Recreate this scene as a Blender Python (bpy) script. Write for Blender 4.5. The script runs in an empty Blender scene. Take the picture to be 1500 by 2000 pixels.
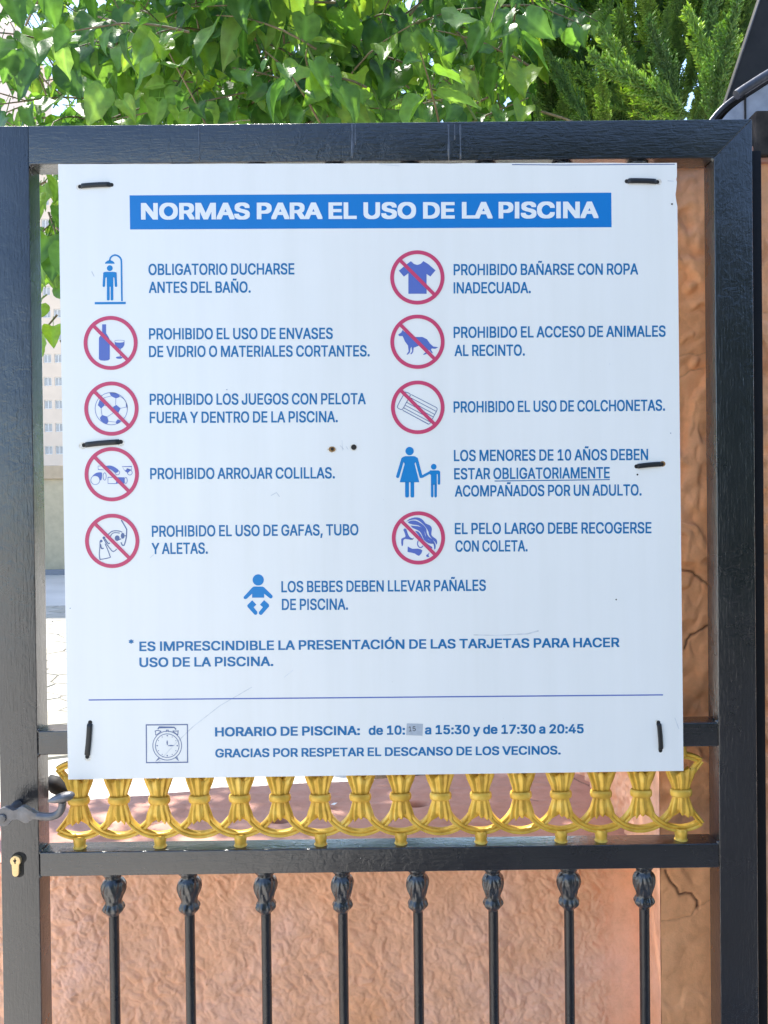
import bpy, bmesh, math, random
import numpy as np
from mathutils import Vector, Matrix, Euler
from mathutils.geometry import tessellate_polygon
R = math.radians
scene = bpy.context.scene
col = scene.collection

# ------------------------------------------------------------------ camera
CAM = np.array([0.00774, -1.25107, 1.630])
YAW, PITCH, ROLL = 0.0040716, -0.0081127, -0.0115200
FPX = 1502.0
def cam_axes():
    cy, sy, cp, sp, cr, sr = math.cos(YAW), math.sin(YAW), math.cos(PITCH), math.sin(PITCH), math.cos(ROLL), math.sin(ROLL)
    f = np.array([sy*cp, cy*cp, sp])
    r0 = np.cross(f, [0, 0, 1.0]); r0 /= np.linalg.norm(r0)
    u0 = np.cross(r0, f)
    return cr*r0 + sr*u0, -sr*r0 + cr*u0, f
CR, CU, CF = cam_axes()
cd = bpy.data.cameras.new('camera')
cam = bpy.data.objects.new('camera', cd); col.objects.link(cam)
cam.matrix_world = Matrix(((CR[0], CU[0], -CF[0], CAM[0]), (CR[1], CU[1], -CF[1], CAM[1]), (CR[2], CU[2], -CF[2], CAM[2]), (0, 0, 0, 1)))
cd.sensor_fit = 'VERTICAL'; cd.sensor_height = 32; cd.lens = 32*FPX/2000
cd.clip_start = 0.02; cd.clip_end = 3000
scene.camera = cam

# ------------------------------------------------------------------ light
SUN_AZ, SUN_EL = R(-33), R(65)          # azimuth from +Y (behind the gate) towards +X
world = bpy.data.worlds.new('World'); scene.world = world; world.use_nodes = True
wn = world.node_tree.nodes; wn.clear()
sky = wn.new('ShaderNodeTexSky'); sky.sky_type = 'NISHITA'; sky.sun_disc = False
sky.sun_elevation = SUN_EL; sky.sun_rotation = SUN_AZ
sky.air_density = 1.0; sky.dust_density = .7; sky.ozone_density = 1.6
bg = wn.new('ShaderNodeBackground'); bg.inputs[1].default_value = 0.15
wo = wn.new('ShaderNodeOutputWorld')
world.node_tree.links.new(sky.outputs[0], bg.inputs[0]); world.node_tree.links.new(bg.outputs[0], wo.inputs[0])
sd = bpy.data.lights.new('sun', 'SUN'); sd.energy = 3.4; sd.angle = R(0.5); sd.color = (1, .95, .87)
sun = bpy.data.objects.new('sun', sd); col.objects.link(sun)
sdir = Vector((math.sin(SUN_AZ)*math.cos(SUN_EL), math.cos(SUN_AZ)*math.cos(SUN_EL), math.sin(SUN_EL)))
sun.rotation_euler = sdir.to_track_quat('Z', 'Y').to_euler()
vs = scene.view_settings
vs.view_transform = 'Standard'; vs.look = 'None'; vs.gamma = 1; vs.use_curve_mapping = False
vs.exposure = 1.62

# ------------------------------------------------------------------ helpers
def W(px, py, Y):
    """a point of the photograph, at the world depth plane y = Y, as world coordinates"""
    d = CF + CR*(px-750)/FPX + CU*(1000-py)/FPX
    t = (Y-CAM[1])/d[1]
    return Vector(CAM + d*t)
def proj(P):
    d = np.asarray(P) - CAM
    z = d @ CF
    return 750+FPX*(d @ CR)/z, 1000-FPX*(d @ CU)/z, z
def tag(o, label=None, cat=None, group=None, kind=None):
    if label: o['label'] = label
    if cat: o['category'] = cat
    if group: o['group'] = group
    if kind: o['kind'] = kind
    return o
def empty(name, loc, label, cat, group=None):
    o = bpy.data.objects.new(name, None); col.objects.link(o); o.location = loc; o.empty_display_size = .05
    return tag(o, label, cat, group)
def link(name, me, parent=None, label=None):
    o = bpy.data.objects.new(name, me); col.objects.link(o)
    if parent is not None:
        o.parent = parent
        root = Vector((0, 0, 0)); p = parent
        while p is not None: root += p.location; p = p.parent
        o.location = -root                      # meshes are written in world coordinates
    if label: o['label'] = label
    return o
def mesh(name, v, f, mat, parent=None, smooth=False, label=None):
    me = bpy.data.meshes.new(name)
    me.from_pydata([tuple(x) for x in v], [], [tuple(x) for x in f]); me.update()
    if mat: me.materials.append(mat)
    if smooth: me.shade_smooth()
    return link(name, me, parent, label)
def from_bm(name, bm, mat, parent=None, smooth=False, label=None, autos=None):
    bmesh.ops.recalc_face_normals(bm, faces=bm.faces)
    me = bpy.data.meshes.new(name); bm.to_mesh(me); bm.free()
    if mat: me.materials.append(mat)
    if smooth: me.shade_smooth()
    if autos is not None: me.set_sharp_from_angle(angle=autos)
    return link(name, me, parent, label)
def bm_box(bm, x0, x1, y0, y1, z0, z1, bev=0, seg=2):
    r = bmesh.ops.create_cube(bm, size=1.0)
    for v in r['verts']:
        v.co = Vector(((x0+x1)/2+v.co.x*(x1-x0), (y0+y1)/2+v.co.y*(y1-y0), (z0+z1)/2+v.co.z*(z1-z0)))
    if bev:
        es = list({e for v in r['verts'] for e in v.link_edges})
        bmesh.ops.bevel(bm, geom=es, offset=bev, segments=seg, profile=.6, affect='EDGES')
def prism(bm, pts, y0, y1, bev=0, seg=2):
    """polygon of (x, z) extruded from y0 (front) to y1"""
    a = [bm.verts.new((p[0], y0, p[1])) for p in pts]; b = [bm.verts.new((p[0], y1, p[1])) for p in pts]
    n = len(pts); bm.faces.new(a); bm.faces.new(b[::-1])
    for i in range(n): bm.faces.new((a[i], b[i], b[(i+1) % n], a[(i+1) % n]))
    if bev:
        es = [e for e in {e for v in a+b for e in v.link_edges}]
        bmesh.ops.bevel(bm, geom=es, offset=bev, segments=seg, profile=.6, affect='EDGES')
def tube(bm, pts, rad, n=8, flat=1.0, cap=True):
    """swept tube along points, radii per point"""
    pts = [Vector(p) for p in pts]; rings = []
    if not hasattr(rad, '__len__'): rad = [rad]*len(pts)
    up = None
    for i, p in enumerate(pts):
        t = (pts[min(i+1, len(pts)-1)] - pts[max(i-1, 0)]).normalized()
        if up is None:
            up = Vector((0, 1, 0)) if abs(t.y) < .9 else Vector((1, 0, 0))
        s = t.cross(up).normalized(); up = s.cross(t).normalized()
        rings.append([bm.verts.new(p + (s*math.cos(2*math.pi*k/n) + up*math.sin(2*math.pi*k/n)*flat)*rad[i]) for k in range(n)])
    for a, b in zip(rings, rings[1:]):
        for k in range(n): bm.faces.new((a[k], a[(k+1) % n], b[(k+1) % n], b[k]))
    if cap and n > 2:
        bm.faces.new(rings[0][::-1]); bm.faces.new(rings[-1])
def smooth_path(pts, sub=6):
    pts = [Vector(p) for p in pts]; out = []
    for i in range(len(pts)-1):
        p0 = pts[max(i-1, 0)]; p1 = pts[i]; p2 = pts[i+1]; p3 = pts[min(i+2, len(pts)-1)]
        for k in range(sub):
            t = k/sub
            out.append(.5*((2*p1) + (p2-p0)*t + (2*p0-5*p1+4*p2-p3)*t*t + (3*p1-p0-3*p2+p3)*t*t*t))
    out.append(pts[-1]); return out

# vectorised gradient noise
_rng = np.random.RandomState(7)
_perm = np.concatenate([_rng.permutation(256)]*3)
_grad = _rng.normal(size=(256, 3)); _grad /= np.linalg.norm(_grad, axis=1)[:, None]
def noise3(x, y, z):
    xi, yi, zi = np.floor(x).astype(int), np.floor(y).astype(int), np.floor(z).astype(int)
    xf, yf, zf = x-xi, y-yi, z-zi
    u, v, w = [t*t*t*(t*(t*6-15)+10) for t in (xf, yf, zf)]
    r = 0
    for i in (0, 1):
        for j in (0, 1):
            for k in (0, 1):
                h = _perm[_perm[_perm[(xi+i) & 255] + ((yi+j) & 255)] + ((zi+k) & 255)]
                g = _grad[h]
                d = g[..., 0]*(xf-i) + g[..., 1]*(yf-j) + g[..., 2]*(zf-k)
                r = r + d*(u if i else 1-u)*(v if j else 1-v)*(w if k else 1-w)
    return r*1.6
def fbm(x, y, z, o=4):
    r = 0; a = 1; s = 1
    for _ in range(o): r = r + a*noise3(x*s, y*s, z*s+_*7.3); a *= .5; s *= 2.03
    return r

# ------------------------------------------------------------------ materials
def new_mat(name):
    m = bpy.data.materials.new(name); m.use_nodes = True
    nt = m.node_tree; nt.nodes.clear()
    out = nt.nodes.new('ShaderNodeOutputMaterial'); p = nt.nodes.new('ShaderNodeBsdfPrincipled')
    nt.links.new(p.outputs[0], out.inputs[0])
    return m, nt, p, out
def ramp(nt, src, stops):
    r = nt.nodes.new('ShaderNodeValToRGB'); e = r.color_ramp.elements
    while len(e) < len(stops): e.new(.5)
    for i, (pos, c) in enumerate(stops):
        e[i].position = pos; e[i].color = (*c, 1) if len(c) == 3 else c
    nt.links.new(src, r.inputs[0]); return r
def coords(nt, scale=(1, 1, 1), world=True):
    g = nt.nodes.new('ShaderNodeNewGeometry'); mp = nt.nodes.new('ShaderNodeMapping'); mp.inputs['Scale'].default_value = scale
    nt.links.new(g.outputs['Position'], mp.inputs[0]); return mp.outputs[0]
def noise(nt, vec, sc, det=4, rough=.55, dist=0):
    n = nt.nodes.new('ShaderNodeTexNoise'); n.inputs['Scale'].default_value = sc; n.inputs['Detail'].default_value = det
    n.inputs['Roughness'].default_value = rough; n.inputs['Distortion'].default_value = dist
    nt.links.new(vec, n.inputs['Vector']); return n.outputs['Fac']
def bump(nt, p, h, strength, dist, prev=None):
    b = nt.nodes.new('ShaderNodeBump'); b.inputs['Strength'].default_value = strength; b.inputs['Distance'].default_value = dist
    nt.links.new(h, b.inputs['Height'])
    if prev: nt.links.new(prev.outputs[0], b.inputs['Normal'])
    nt.links.new(b.outputs[0], p.inputs['Normal']); return b
def mixc(nt, fac, a, b, mode='MIX'):
    m = nt.nodes.new('ShaderNodeMix'); m.data_type = 'RGBA'; m.blend_type = mode
    for s, i in ((fac, 0), (a, 6), (b, 7)):
        if isinstance(s, (int, float)): m.inputs[i].default_value = s
        elif isinstance(s, tuple): m.inputs[i].default_value = (*s, 1)
        else: nt.links.new(s, m.inputs[i])
    return m.outputs[2]
def simple(name, c, rough=.5, metal=0, var=.12, vs_=60, bmp=0, bsc=200, spec=.5, coat=0):
    m, nt, p, o = new_mat(name)
    v = coords(nt)
    n = noise(nt, v, vs_, 4)
    lo = tuple(x*(1-var) for x in c); hi = tuple(min(1, x*(1+var)) for x in c)
    r = ramp(nt, n, [(.3, lo), (.7, hi)])
    nt.links.new(r.outputs[0], p.inputs['Base Color'])
    p.inputs['Roughness'].default_value = rough; p.inputs['Metallic'].default_value = metal
    p.inputs['Specular IOR Level'].default_value = spec; p.inputs['Coat Weight'].default_value = coat
    if bmp: bump(nt, p, noise(nt, v, bsc, 3), bmp, .001)
    return m
def gate_paint(name, stretch):
    m, nt, p, o = new_mat(name)
    v = coords(nt, stretch); v1 = coords(nt)
    big = noise(nt, v1, 5, 3)
    c = ramp(nt, big, [(.35, (.002, .0035, .007)), (.55, (.004, .006, .011)), (.78, (.016, .018, .020))])
    # thin dust and chipped specks
    sp = ramp(nt, noise(nt, v1, 230, 2), [(.76, (0, 0, 0)), (.79, (1, 1, 1))])
    sp2 = ramp(nt, noise(nt, v1, 21, 2), [(.5, (0, 0, 0)), (.62, (1, 1, 1))])
    mm = nt.nodes.new('ShaderNodeMath'); mm.operation = 'MULTIPLY'
    nt.links.new(sp.outputs[0], mm.inputs[0]); nt.links.new(sp2.outputs[0], mm.inputs[1])
    cc = mixc(nt, mm.outputs[0], c.outputs[0], (.28, .30, .31))
    nt.links.new(cc, p.inputs['Base Color'])
    rr = ramp(nt, noise(nt, v1, 9, 4), [(.3, (.22, .22, .22)), (.7, (.38, .38, .38))])
    nt.links.new(rr.outputs[0], p.inputs['Roughness'])
    p.inputs['Specular IOR Level'].default_value = .5
    p.inputs['Coat Weight'].default_value = 1.0; p.inputs['Coat IOR'].default_value = 1.58; p.inputs['Coat Roughness'].default_value = .16
    b1 = bump(nt, p, noise(nt, v, 260, 5, .6, .6), .55, .0014)
    b2 = bump(nt, p, noise(nt, v1, 70, 4, .6, 1.2), .25, .003, b1)
    b3 = bump(nt, p, noise(nt, v1, 9, 2), .35, .006, b2)
    nt.links.new(b3.outputs[0], p.inputs['Coat Normal'])
    return m
M = {}
M['paint_v'] = gate_paint('black_gloss_paint_vertical_strokes', (1, 1, .13))
M['paint_h'] = gate_paint('black_gloss_paint_horizontal_strokes', (.13, 1, 1))
M['paint_n'] = gate_paint('black_gloss_paint_plain', (1, 1, 1))
M['paint_b'] = gate_paint('black_paint_on_bars', (1, 1, 1)); M['paint_b'].node_tree.nodes['Principled BSDF'].inputs['Coat IOR'].default_value = 1.38; M['paint_b'].node_tree.nodes['Principled BSDF'].inputs['Specular IOR Level'].default_value = .3

def sign_mat(name, c, rough=.3):
    m, nt, p, o = new_mat(name); v = coords(nt)
    n = noise(nt, v, 3.2, 3)
    r = ramp(nt, n, [(.3, tuple(x*.965 for x in c)), (.7, c)])
    st = ramp(nt, noise(nt, coords(nt, (1, 1, .06)), 26, 5, .65), [(.40, (1, 1, 1)), (.75, (.965, .965, .955))])
    sp = ramp(nt, noise(nt, v, 190, 2), [(.77, (1, 1, 1)), (.83, (.80, .79, .77))])
    cc = mixc(nt, 1.0, mixc(nt, 1.0, r.outputs[0], st.outputs[0], 'MULTIPLY'), sp.outputs[0], 'MULTIPLY')
    nt.links.new(cc, p.inputs['Base Color'])
    p.inputs['Roughness'].default_value = rough
    vst = coords(nt, (1, 1, .18))
    b = bump(nt, p, noise(nt, vst, 7, 2), .25, .012)
    return m
M['board'] = sign_mat('white_sign_sheet', (.86, .865, .845), .24)
M['board_edge'] = simple('sign_core', (.5, .5, .5), .6)
M['blue'] = sign_mat('print_blue', (.0, .16, .40), .4)
M['banner'] = sign_mat('print_banner_blue', (.0, .19, .57), .4)
M['pict'] = sign_mat('print_pictogram_blue', (.0, .22, .57), .4)
M['violet'] = sign_mat('print_violet_blue', (.10, .16, .50), .4)
M['line'] = sign_mat('print_slate_line', (.10, .15, .32), .4)
M['red'] = sign_mat('print_red', (.60, .055, .15), .4)
M['white'] = sign_mat('print_white', (.84, .86, .87), .35)
M['tape'] = simple('grey_tape', (.42, .47, .53), .5, var=.08, vs_=150)
M['ink'] = simple('pen_ink', (.03, .03, .035), .5)
M['hole'] = simple('hole_dark', (.02, .017, .015), .8)
M['rust'] = simple('rust', (.30, .16, .05), .8, var=.5, vs_=700)
M['scratch'] = simple('scratch_grey', (.60, .63, .66), .5, var=.15, vs_=90)
M['tie'] = simple('black_plastic', (.012, .013, .015), .45, bmp=.4, bsc=900)
M['grommet'] = simple('pale_hole_edge', (.72, .68, .60), .4, var=.3, vs_=400)
M['brass'] = simple('brass', (.78, .56, .28), .33, metal=.55, var=.08, vs_=300, bmp=.15, bsc=500)
M['handle'] = simple('grey_handle_metal', (.16, .155, .16), .38, metal=.45, var=.25, vs_=60, bmp=.35, bsc=260)
M['dark'] = simple('dark_underside', (.012, .011, .011), .7, var=.5, vs_=30)

def gold_mat():
    m, nt, p, o = new_mat('gold_paint'); v = coords(nt)
    ao = nt.nodes.new('ShaderNodeNewGeometry')
    n = noise(nt, v, 45, 5)
    r = ramp(nt, n, [(.25, (.52, .28, .03)), (.55, (.78, .48, .065)), (.8, (.88, .62, .15))])
    nt.links.new(r.outputs[0], p.inputs['Base Color'])
    p.inputs['Roughness'].default_value = .42; p.inputs['Metallic'].default_value = .22
    p.inputs['Specular IOR Level'].default_value = .5
    b = bump(nt, p, noise(nt, v, 420, 4), .35, .0006)
    return m
M['gold'] = gold_mat()
M['jamb'] = simple('matt_black_metal', (.006, .006, .008), .6, spec=.2)

def plaster(name, cols, crackattr=False, fine=.5):
    m, nt, p, o = new_mat(name); v = coords(nt)
    n = noise(nt, v, 2.6, 5, .6, .4)
    r = ramp(nt, n, [(.30, cols[0]), (.5, cols[1]), (.68, cols[2])])
    n2 = ramp(nt, noise(nt, v, 34, 6, .7), [(.28, (.85, .83, .81)), (.5, (1, 1, 1)), (.72, (1.10, 1.10, 1.12))])
    c = mixc(nt, 1.0, r.outputs[0], n2.outputs[0], 'MULTIPLY')
    if crackattr:
        a = nt.nodes.new('ShaderNodeAttribute'); a.attribute_name = 'crack'
        c = mixc(nt, a.outputs['Fac'], c, (.06, .025, .015))
    nt.links.new(c, p.inputs['Base Color'])
    p.inputs['Roughness'].default_value = .72; p.inputs['Specular IOR Level'].default_value = .35
    b0 = bump(nt, p, noise(nt, v, 120, 5, .65, .8), .5, .0016); b = bump(nt, p, noise(nt, v, 420, 4), fine, .0007, b0)
    return m
M['stucco'] = plaster('orange_rough_stucco', [(.94, .45, .23), (.96, .52, .33), (.94, .55, .42)])
M['cap'] = plaster('pink_cement_cap', [(.50, .25, .18), (.56, .30, .23), (.60, .35, .28)], True)
M['pillar'] = plaster('orange_trowelled_plaster', [(.92, .40, .17), (.95, .46, .22), (.95, .50, .29)], True)

def leaf_mat(name, cols, trans, gloss=.38, wrap=True):
    m, nt, p, o = new_mat(name); v = coords(nt)
    oi = nt.nodes.new('ShaderNodeObjectInfo'); at = nt.nodes.new('ShaderNodeAttribute'); at.attribute_name = 'tone'
    ad = nt.nodes.new('ShaderNodeMath'); ad.operation = 'ADD'; ad.use_clamp = False
    nt.links.new(oi.outputs['Random'], ad.inputs[0]); nt.links.new(at.outputs['Fac'], ad.inputs[1])
    fr = nt.nodes.new('ShaderNodeMath'); fr.operation = 'FRACT' if wrap else 'MULTIPLY'; nt.links.new(ad.outputs[0], fr.inputs[0])
    if not wrap: fr.inputs[1].default_value = .62
    r = ramp(nt, fr.outputs[0], [(0, cols[0]), (.55, cols[1]), (.85, cols[2]), (1, cols[3])])
    n2 = ramp(nt, noise(nt, v, 60, 4), [(.3, (.8, .8, .8)), (.7, (1.15, 1.15, 1.1))])
    c = mixc(nt, 1.0, r.outputs[0], n2.outputs[0], 'MULTIPLY')
    vein = nt.nodes.new('ShaderNodeAttribute'); vein.attribute_name = 'vein'
    c = mixc(nt, vein.outputs['Fac'], c, tuple(min(1, x*1.9+.02) for x in cols[1]))
    nt.links.new(c, p.inputs['Base Color'])
    p.inputs['Roughness'].default_value = gloss; p.inputs['Specular IOR Level'].default_value = .5
    b = bump(nt, p, noise(nt, v, 110, 3), .5, .002)
    tr = nt.nodes.new('ShaderNodeBsdfTranslucent')
    tc = mixc(nt, 1.0, c, trans, 'MULTIPLY')
    g = nt.nodes.new('ShaderNodeMix'); 
    nt.links.new(tc, tr.inputs[0])
    nt.nodes.remove(g)
    ms = nt.nodes.new('ShaderNodeMixShader'); ms.inputs[0].default_value = .5
    nt.links.new(p.outputs[0], ms.inputs[1]); nt.links.new(tr.outputs[0], ms.inputs[2]); nt.links.new(ms.outputs[0], o.inputs[0])
    return m
M['leaf'] = leaf_mat('mulberry_leaf', [(.034, .095, .028), (.060, .145, .036), (.11, .225, .038), (.20, .32, .05)], (2.6, 2.4, .9))
M['leaf_young_backlit'] = leaf_mat('young_and_backlit_leaf', [(.12, .24, .045), (.15, .29, .06), (.19, .32, .07), (.22, .34, .07)], (1.8, 1.6, .8), .45)
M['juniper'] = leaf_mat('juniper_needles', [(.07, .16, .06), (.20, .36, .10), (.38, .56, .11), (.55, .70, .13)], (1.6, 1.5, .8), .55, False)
M['bark'] = simple('bark', (.16, .105, .065), .85, var=.4, vs_=40, bmp=.8, bsc=80)
M['twig'] = simple('twig', (.20, .155, .085), .7, var=.3, vs_=60)
M['twig_green'] = simple('green_twig', (.20, .26, .08), .6, var=.2, vs_=60)

# ------------------------------------------------------------------ ground
def ground_mat():
    m, nt, p, o = new_mat('pale_pavement'); v = coords(nt)
    r = ramp(nt, noise(nt, v, 1.1, 6, .6), [(.3, (.48, .445, .38)), (.7, (.58, .54, .47))])
    nt.links.new(r.outputs[0], p.inputs['Base Color']); p.inputs['Roughness'].default_value = .85
    bump(nt, p, noise(nt, v, 60, 4), .4, .004); return m
def stone_mat():
    m, nt, p, o = new_mat('cream_flagstone'); v = coords(nt)
    oi = nt.nodes.new('ShaderNodeObjectInfo')
    r = ramp(nt, oi.outputs['Random'], [(0, (.34, .31, .24)), (.5, (.39, .36, .29)), (1, (.44, .40, .33))])
    n2 = ramp(nt, noise(nt, v, 7, 5), [(.3, (.88, .88, .88)), (.7, (1.06, 1.06, 1.06))])
    nt.links.new(mixc(nt, 1.0, r.outputs[0], n2.outputs[0], 'MULTIPLY'), p.inputs['Base Color'])
    p.inputs['Roughness'].default_value = .8
    bump(nt, p, noise(nt, v, 22, 5), .5, .006); return m
M['ground'] = ground_mat(); M['stone'] = stone_mat()
S = 400
g = mesh('ground', [(-S, -S, 0), (S, -S, 0), (S, S, 0), (-S, S, 0)], [(0, 1, 2, 3)], M['ground'])
tag(g, kind='structure')
M['added_asphalt'] = simple('added_asphalt', (.05, .05, .052), .85, var=.3, vs_=30, bmp=.5, bsc=150)
tag(mesh('added_dark_apron', [(-.28, -7.6, .004), (9, -7.6, .004), (9, -.65, .004), (-.28, -.65, .004)], [(0, 1, 2, 3)], M['added_asphalt']), kind='structure')  # dark sheet added out of view to darken the gate's lower reflections
random.seed(11)
def flagstones():
    s = .40; sites = {}
    rx = range(-20, 6); ry = range(8, 36)
    for i in rx:
        for j in ry: sites[i, j] = ((i+.5*(j % 2)+random.uniform(-.33, .33))*s, (j+random.uniform(-.33, .33))*s*.9)
    cells = []
    for (i, j), c in sites.items():
        if not (rx.start+2 < i < rx.stop-3 and ry.start+2 < j < ry.stop-3): continue
        poly = [(c[0]-1, c[1]-1), (c[0]+1, c[1]-1), (c[0]+1, c[1]+1), (c[0]-1, c[1]+1)]
        for di in (-2, -1, 0, 1, 2):
            for dj in (-2, -1, 0, 1, 2):
                q = sites.get((i+di, j+dj))
                if q is None or q == c: continue
                nx, ny = q[0]-c[0], q[1]-c[1]; L = math.hypot(nx, ny); nx /= L; ny /= L; d = L/2-.007
                out = []
                for k in range(len(poly)):
                    a, b = poly[k], poly[(k+1) % len(poly)]
                    da = (a[0]-c[0])*nx+(a[1]-c[1])*ny-d; db = (b[0]-c[0])*nx+(b[1]-c[1])*ny-d
                    if da <= 0: out.append(a)
                    if da*db < 0:
                        t = da/(da-db); out.append((a[0]+(b[0]-a[0])*t, a[1]+(b[1]-a[1])*t))
                poly = out
                if not poly: break
            if not poly: break
        if len(poly) >= 3: cells.append((c, poly))
    def key(c):
        px, py, z = proj((c[0][0], c[0][1], 0))
        return (0 if (55 < px < 150 and py > 1100) or (100 < px < 1000 and 1480 < py < 1600) else 1, z)
    cells.sort(key=key)
    def geo(bm, c, poly):
        h = .012+random.uniform(0, .007); ti = random.uniform(-.006, .006)
        k = .975
        lo = [bm.verts.new((p[0], p[1], .001)) for p in poly]
        hi = [bm.verts.new((c[0]+(p[0]-c[0])*k, c[1]+(p[1]-c[1])*k, h+ti*(p[0]-c[0]))) for p in poly]
        bm.faces.new(hi)
        for i in range(len(poly)): bm.faces.new((lo[i], lo[(i+1) % len(poly)], hi[(i+1) % len(poly)], hi[i]))
    for c, poly in cells[:290]:
        bm = bmesh.new(); geo(bm, c, poly); from_bm('flagstone', bm, M['stone'], g)
    if len(cells) > 290:
        bm = bmesh.new()
        for c, poly in cells[290:]: geo(bm, c, poly)
        tag(from_bm('paving', bm, M['stone'], g), kind='stuff')
flagstones()

# ------------------------------------------------------------------ far garden wall and buildings
M['farwall'] = simple('tan_render', (.50, .42, .28), .8, var=.1, vs_=6, bmp=.8, bsc=25)
M['farcap'] = simple('tan_coping', (.50, .38, .25), .8, var=.1, vs_=6)
M['kerbgrey'] = simple('grey_kerb', (.25, .25, .27), .8, var=.1, vs_=4)
fw = empty('garden_wall', (-6, 18.2, 0), 'tan rendered garden wall with a flat coping, far beyond the gap on the left', 'wall')
bm = bmesh.new(); bm_box(bm, -16, 4, 18.2, 18.5, 0, 2.40, .01); from_bm('wall_face', bm, M['farwall'], fw)
for k in range(8):
    bm = bmesh.new(); bm_box(bm, -16+k*2.5+.006, -16+(k+1)*2.5-.006, 18.12, 18.58, 2.40, 2.74, .02); from_bm('coping_stone', bm, M['farcap'], fw)
bm = bmesh.new(); bm_box(bm, -16, 4, 17.95, 18.195, 0, .12, .01); from_bm('plinth', bm, M['kerbgrey'], fw)

M['facade'] = simple('cream_facade', (.68, .56, .45), .85, var=.05, vs_=.5)
M['facade2'] = simple('pink_facade', (.74, .58, .50), .85, var=.05, vs_=.5)
M['pane'] = simple('window_glass', (.42, .42, .42), .2, var=.1, vs_=2)
M['winframe'] = simple('window_frame', (.82, .82, .80), .5)
def building(name, px0, px1, ptop, Y, mat, label, cols_, rows, group, dep=12):
    a = W(px0, 988, Y); b = W(px1, 988, Y); top = W(px0, ptop, Y).z
    root = empty(name, ((a.x+b.x)/2, Y, 0), label, 'building', group)
    # front wall with real openings, side walls and roof
    xs = sorted(cols_); zs = sorted(rows); w2, h2 = .5, .55
    bm = bmesh.new(); xe = [a.x]; 
    for x in xs: xe += [x-w2, x+w2]
    xe.append(b.x); ze = [0]
    for z in zs: ze += [z-h2, z+h2]
    ze.append(top)
    for i in range(len(xe)-1):
        for j in range(len(ze)-1):
            if i % 2 == 1 and j % 2 == 1: continue
            v = [bm.verts.new(p) for p in ((xe[i], Y, ze[j]), (xe[i+1], Y, ze[j]), (xe[i+1], Y, ze[j+1]), (xe[i], Y, ze[j+1]))]
            bm.faces.new(v)
    bmesh.ops.remove_doubles(bm, verts=bm.verts, dist=.001)
    from_bm('wall', bm, mat, root)
    bm = bmesh.new(); bm_box(bm, a.x, b.x, Y+.3, Y+dep, 0, top-.02); from_bm('body', bm, mat, root)
    bm = bmesh.new(); bm_box(bm, a.x-.3, b.x+.3, Y-.3, Y+dep+.1, top, top+.5); from_bm('roof', bm, mat, root)
    fr = pn = None
    for x in xs:
        for z in zs:
            if fr is None:
                bm = bmesh.new()
                for q in ((-w2, -w2+.07, -h2, h2), (w2-.07, w2, -h2, h2), (-w2+.07, w2-.07, -h2, -h2+.07), (-w2+.07, w2-.07, h2-.07, h2), (-.03, .03, -h2+.07, h2-.07)):
                    bm_box(bm, q[0], q[1], .1, .2, q[2], q[3])
                me = bpy.data.meshes.new('window'); bm.to_mesh(me); bm.free(); me.materials.append(M['winframe']); fr = me
                bm = bmesh.new(); bm_box(bm, -w2, w2, .21, .24, -h2, h2); me = bpy.data.meshes.new('pane'); bm.to_mesh(me); bm.free(); me.materials.append(M['pane']); pn = me
            o = bpy.data.objects.new('window', fr); col.objects.link(o); o.parent = root; o.location = Vector((x, Y, z))-root.location
            q = bpy.data.objects.new('pane', pn); col.objects.link(q); q.parent = o
def rowz(Y, ys): return [W(100, y, Y).z for y in ys]
YB = 100
building('apartment_building', 58, 420, 330, YB, M['facade'], 'pale cream apartment block with small square windows, low in the gap beside the sign', [W(x, 988, YB).x for x in (97, 118, 160, 182, 240, 262, 320, 342)], rowz(YB, (879, 835, 790, 745, 700, 656, 612, 568, 524, 480, 436, 392)), None)
building('apartment_building', -420, 44, 72, YB+8, M['facade2'], 'taller pinkish apartment block showing between leaves at the upper left corner', [W(x, 988, YB+8).x for x in (-80, -42, -5, 22)], rowz(YB+8, (860, 780, 700, 620, 540, 460, 380, 300, 220, 140)), None)

shade_block = building('apartment_building', -700, -28, -600, 20, M['facade2'], 'tall pinkish block added past the left edge to shade the far paving', [-18, -15], (3, 6, 9, 12, 15, 18, 21), None, 2.5)  # building added to cast the shadow on the far paving
# a hedge added unseen behind the camera for the gate's paint to mirror
M['mirror_hedge'] = simple('added_dark_hedge', (.018, .032, .014), .8, var=.6, vs_=14)
bm = bmesh.new(); bm_box(bm, -1.2, 14, -9.2, -7.9, 0, 6.2, .25, 3)
bmesh.ops.subdivide_edges(bm, edges=bm.edges[:], cuts=6, use_grid_fill=True)
for v in bm.verts: v.co += Vector((random.uniform(-.1, .1), random.uniform(-.1, .1), random.uniform(-.12, .12)))
tag(from_bm('mirror_hedge', bm, M['mirror_hedge']), 'unseen tall dark hedge across the street, mirrored in the paint', 'mirror_hedge')

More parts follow.
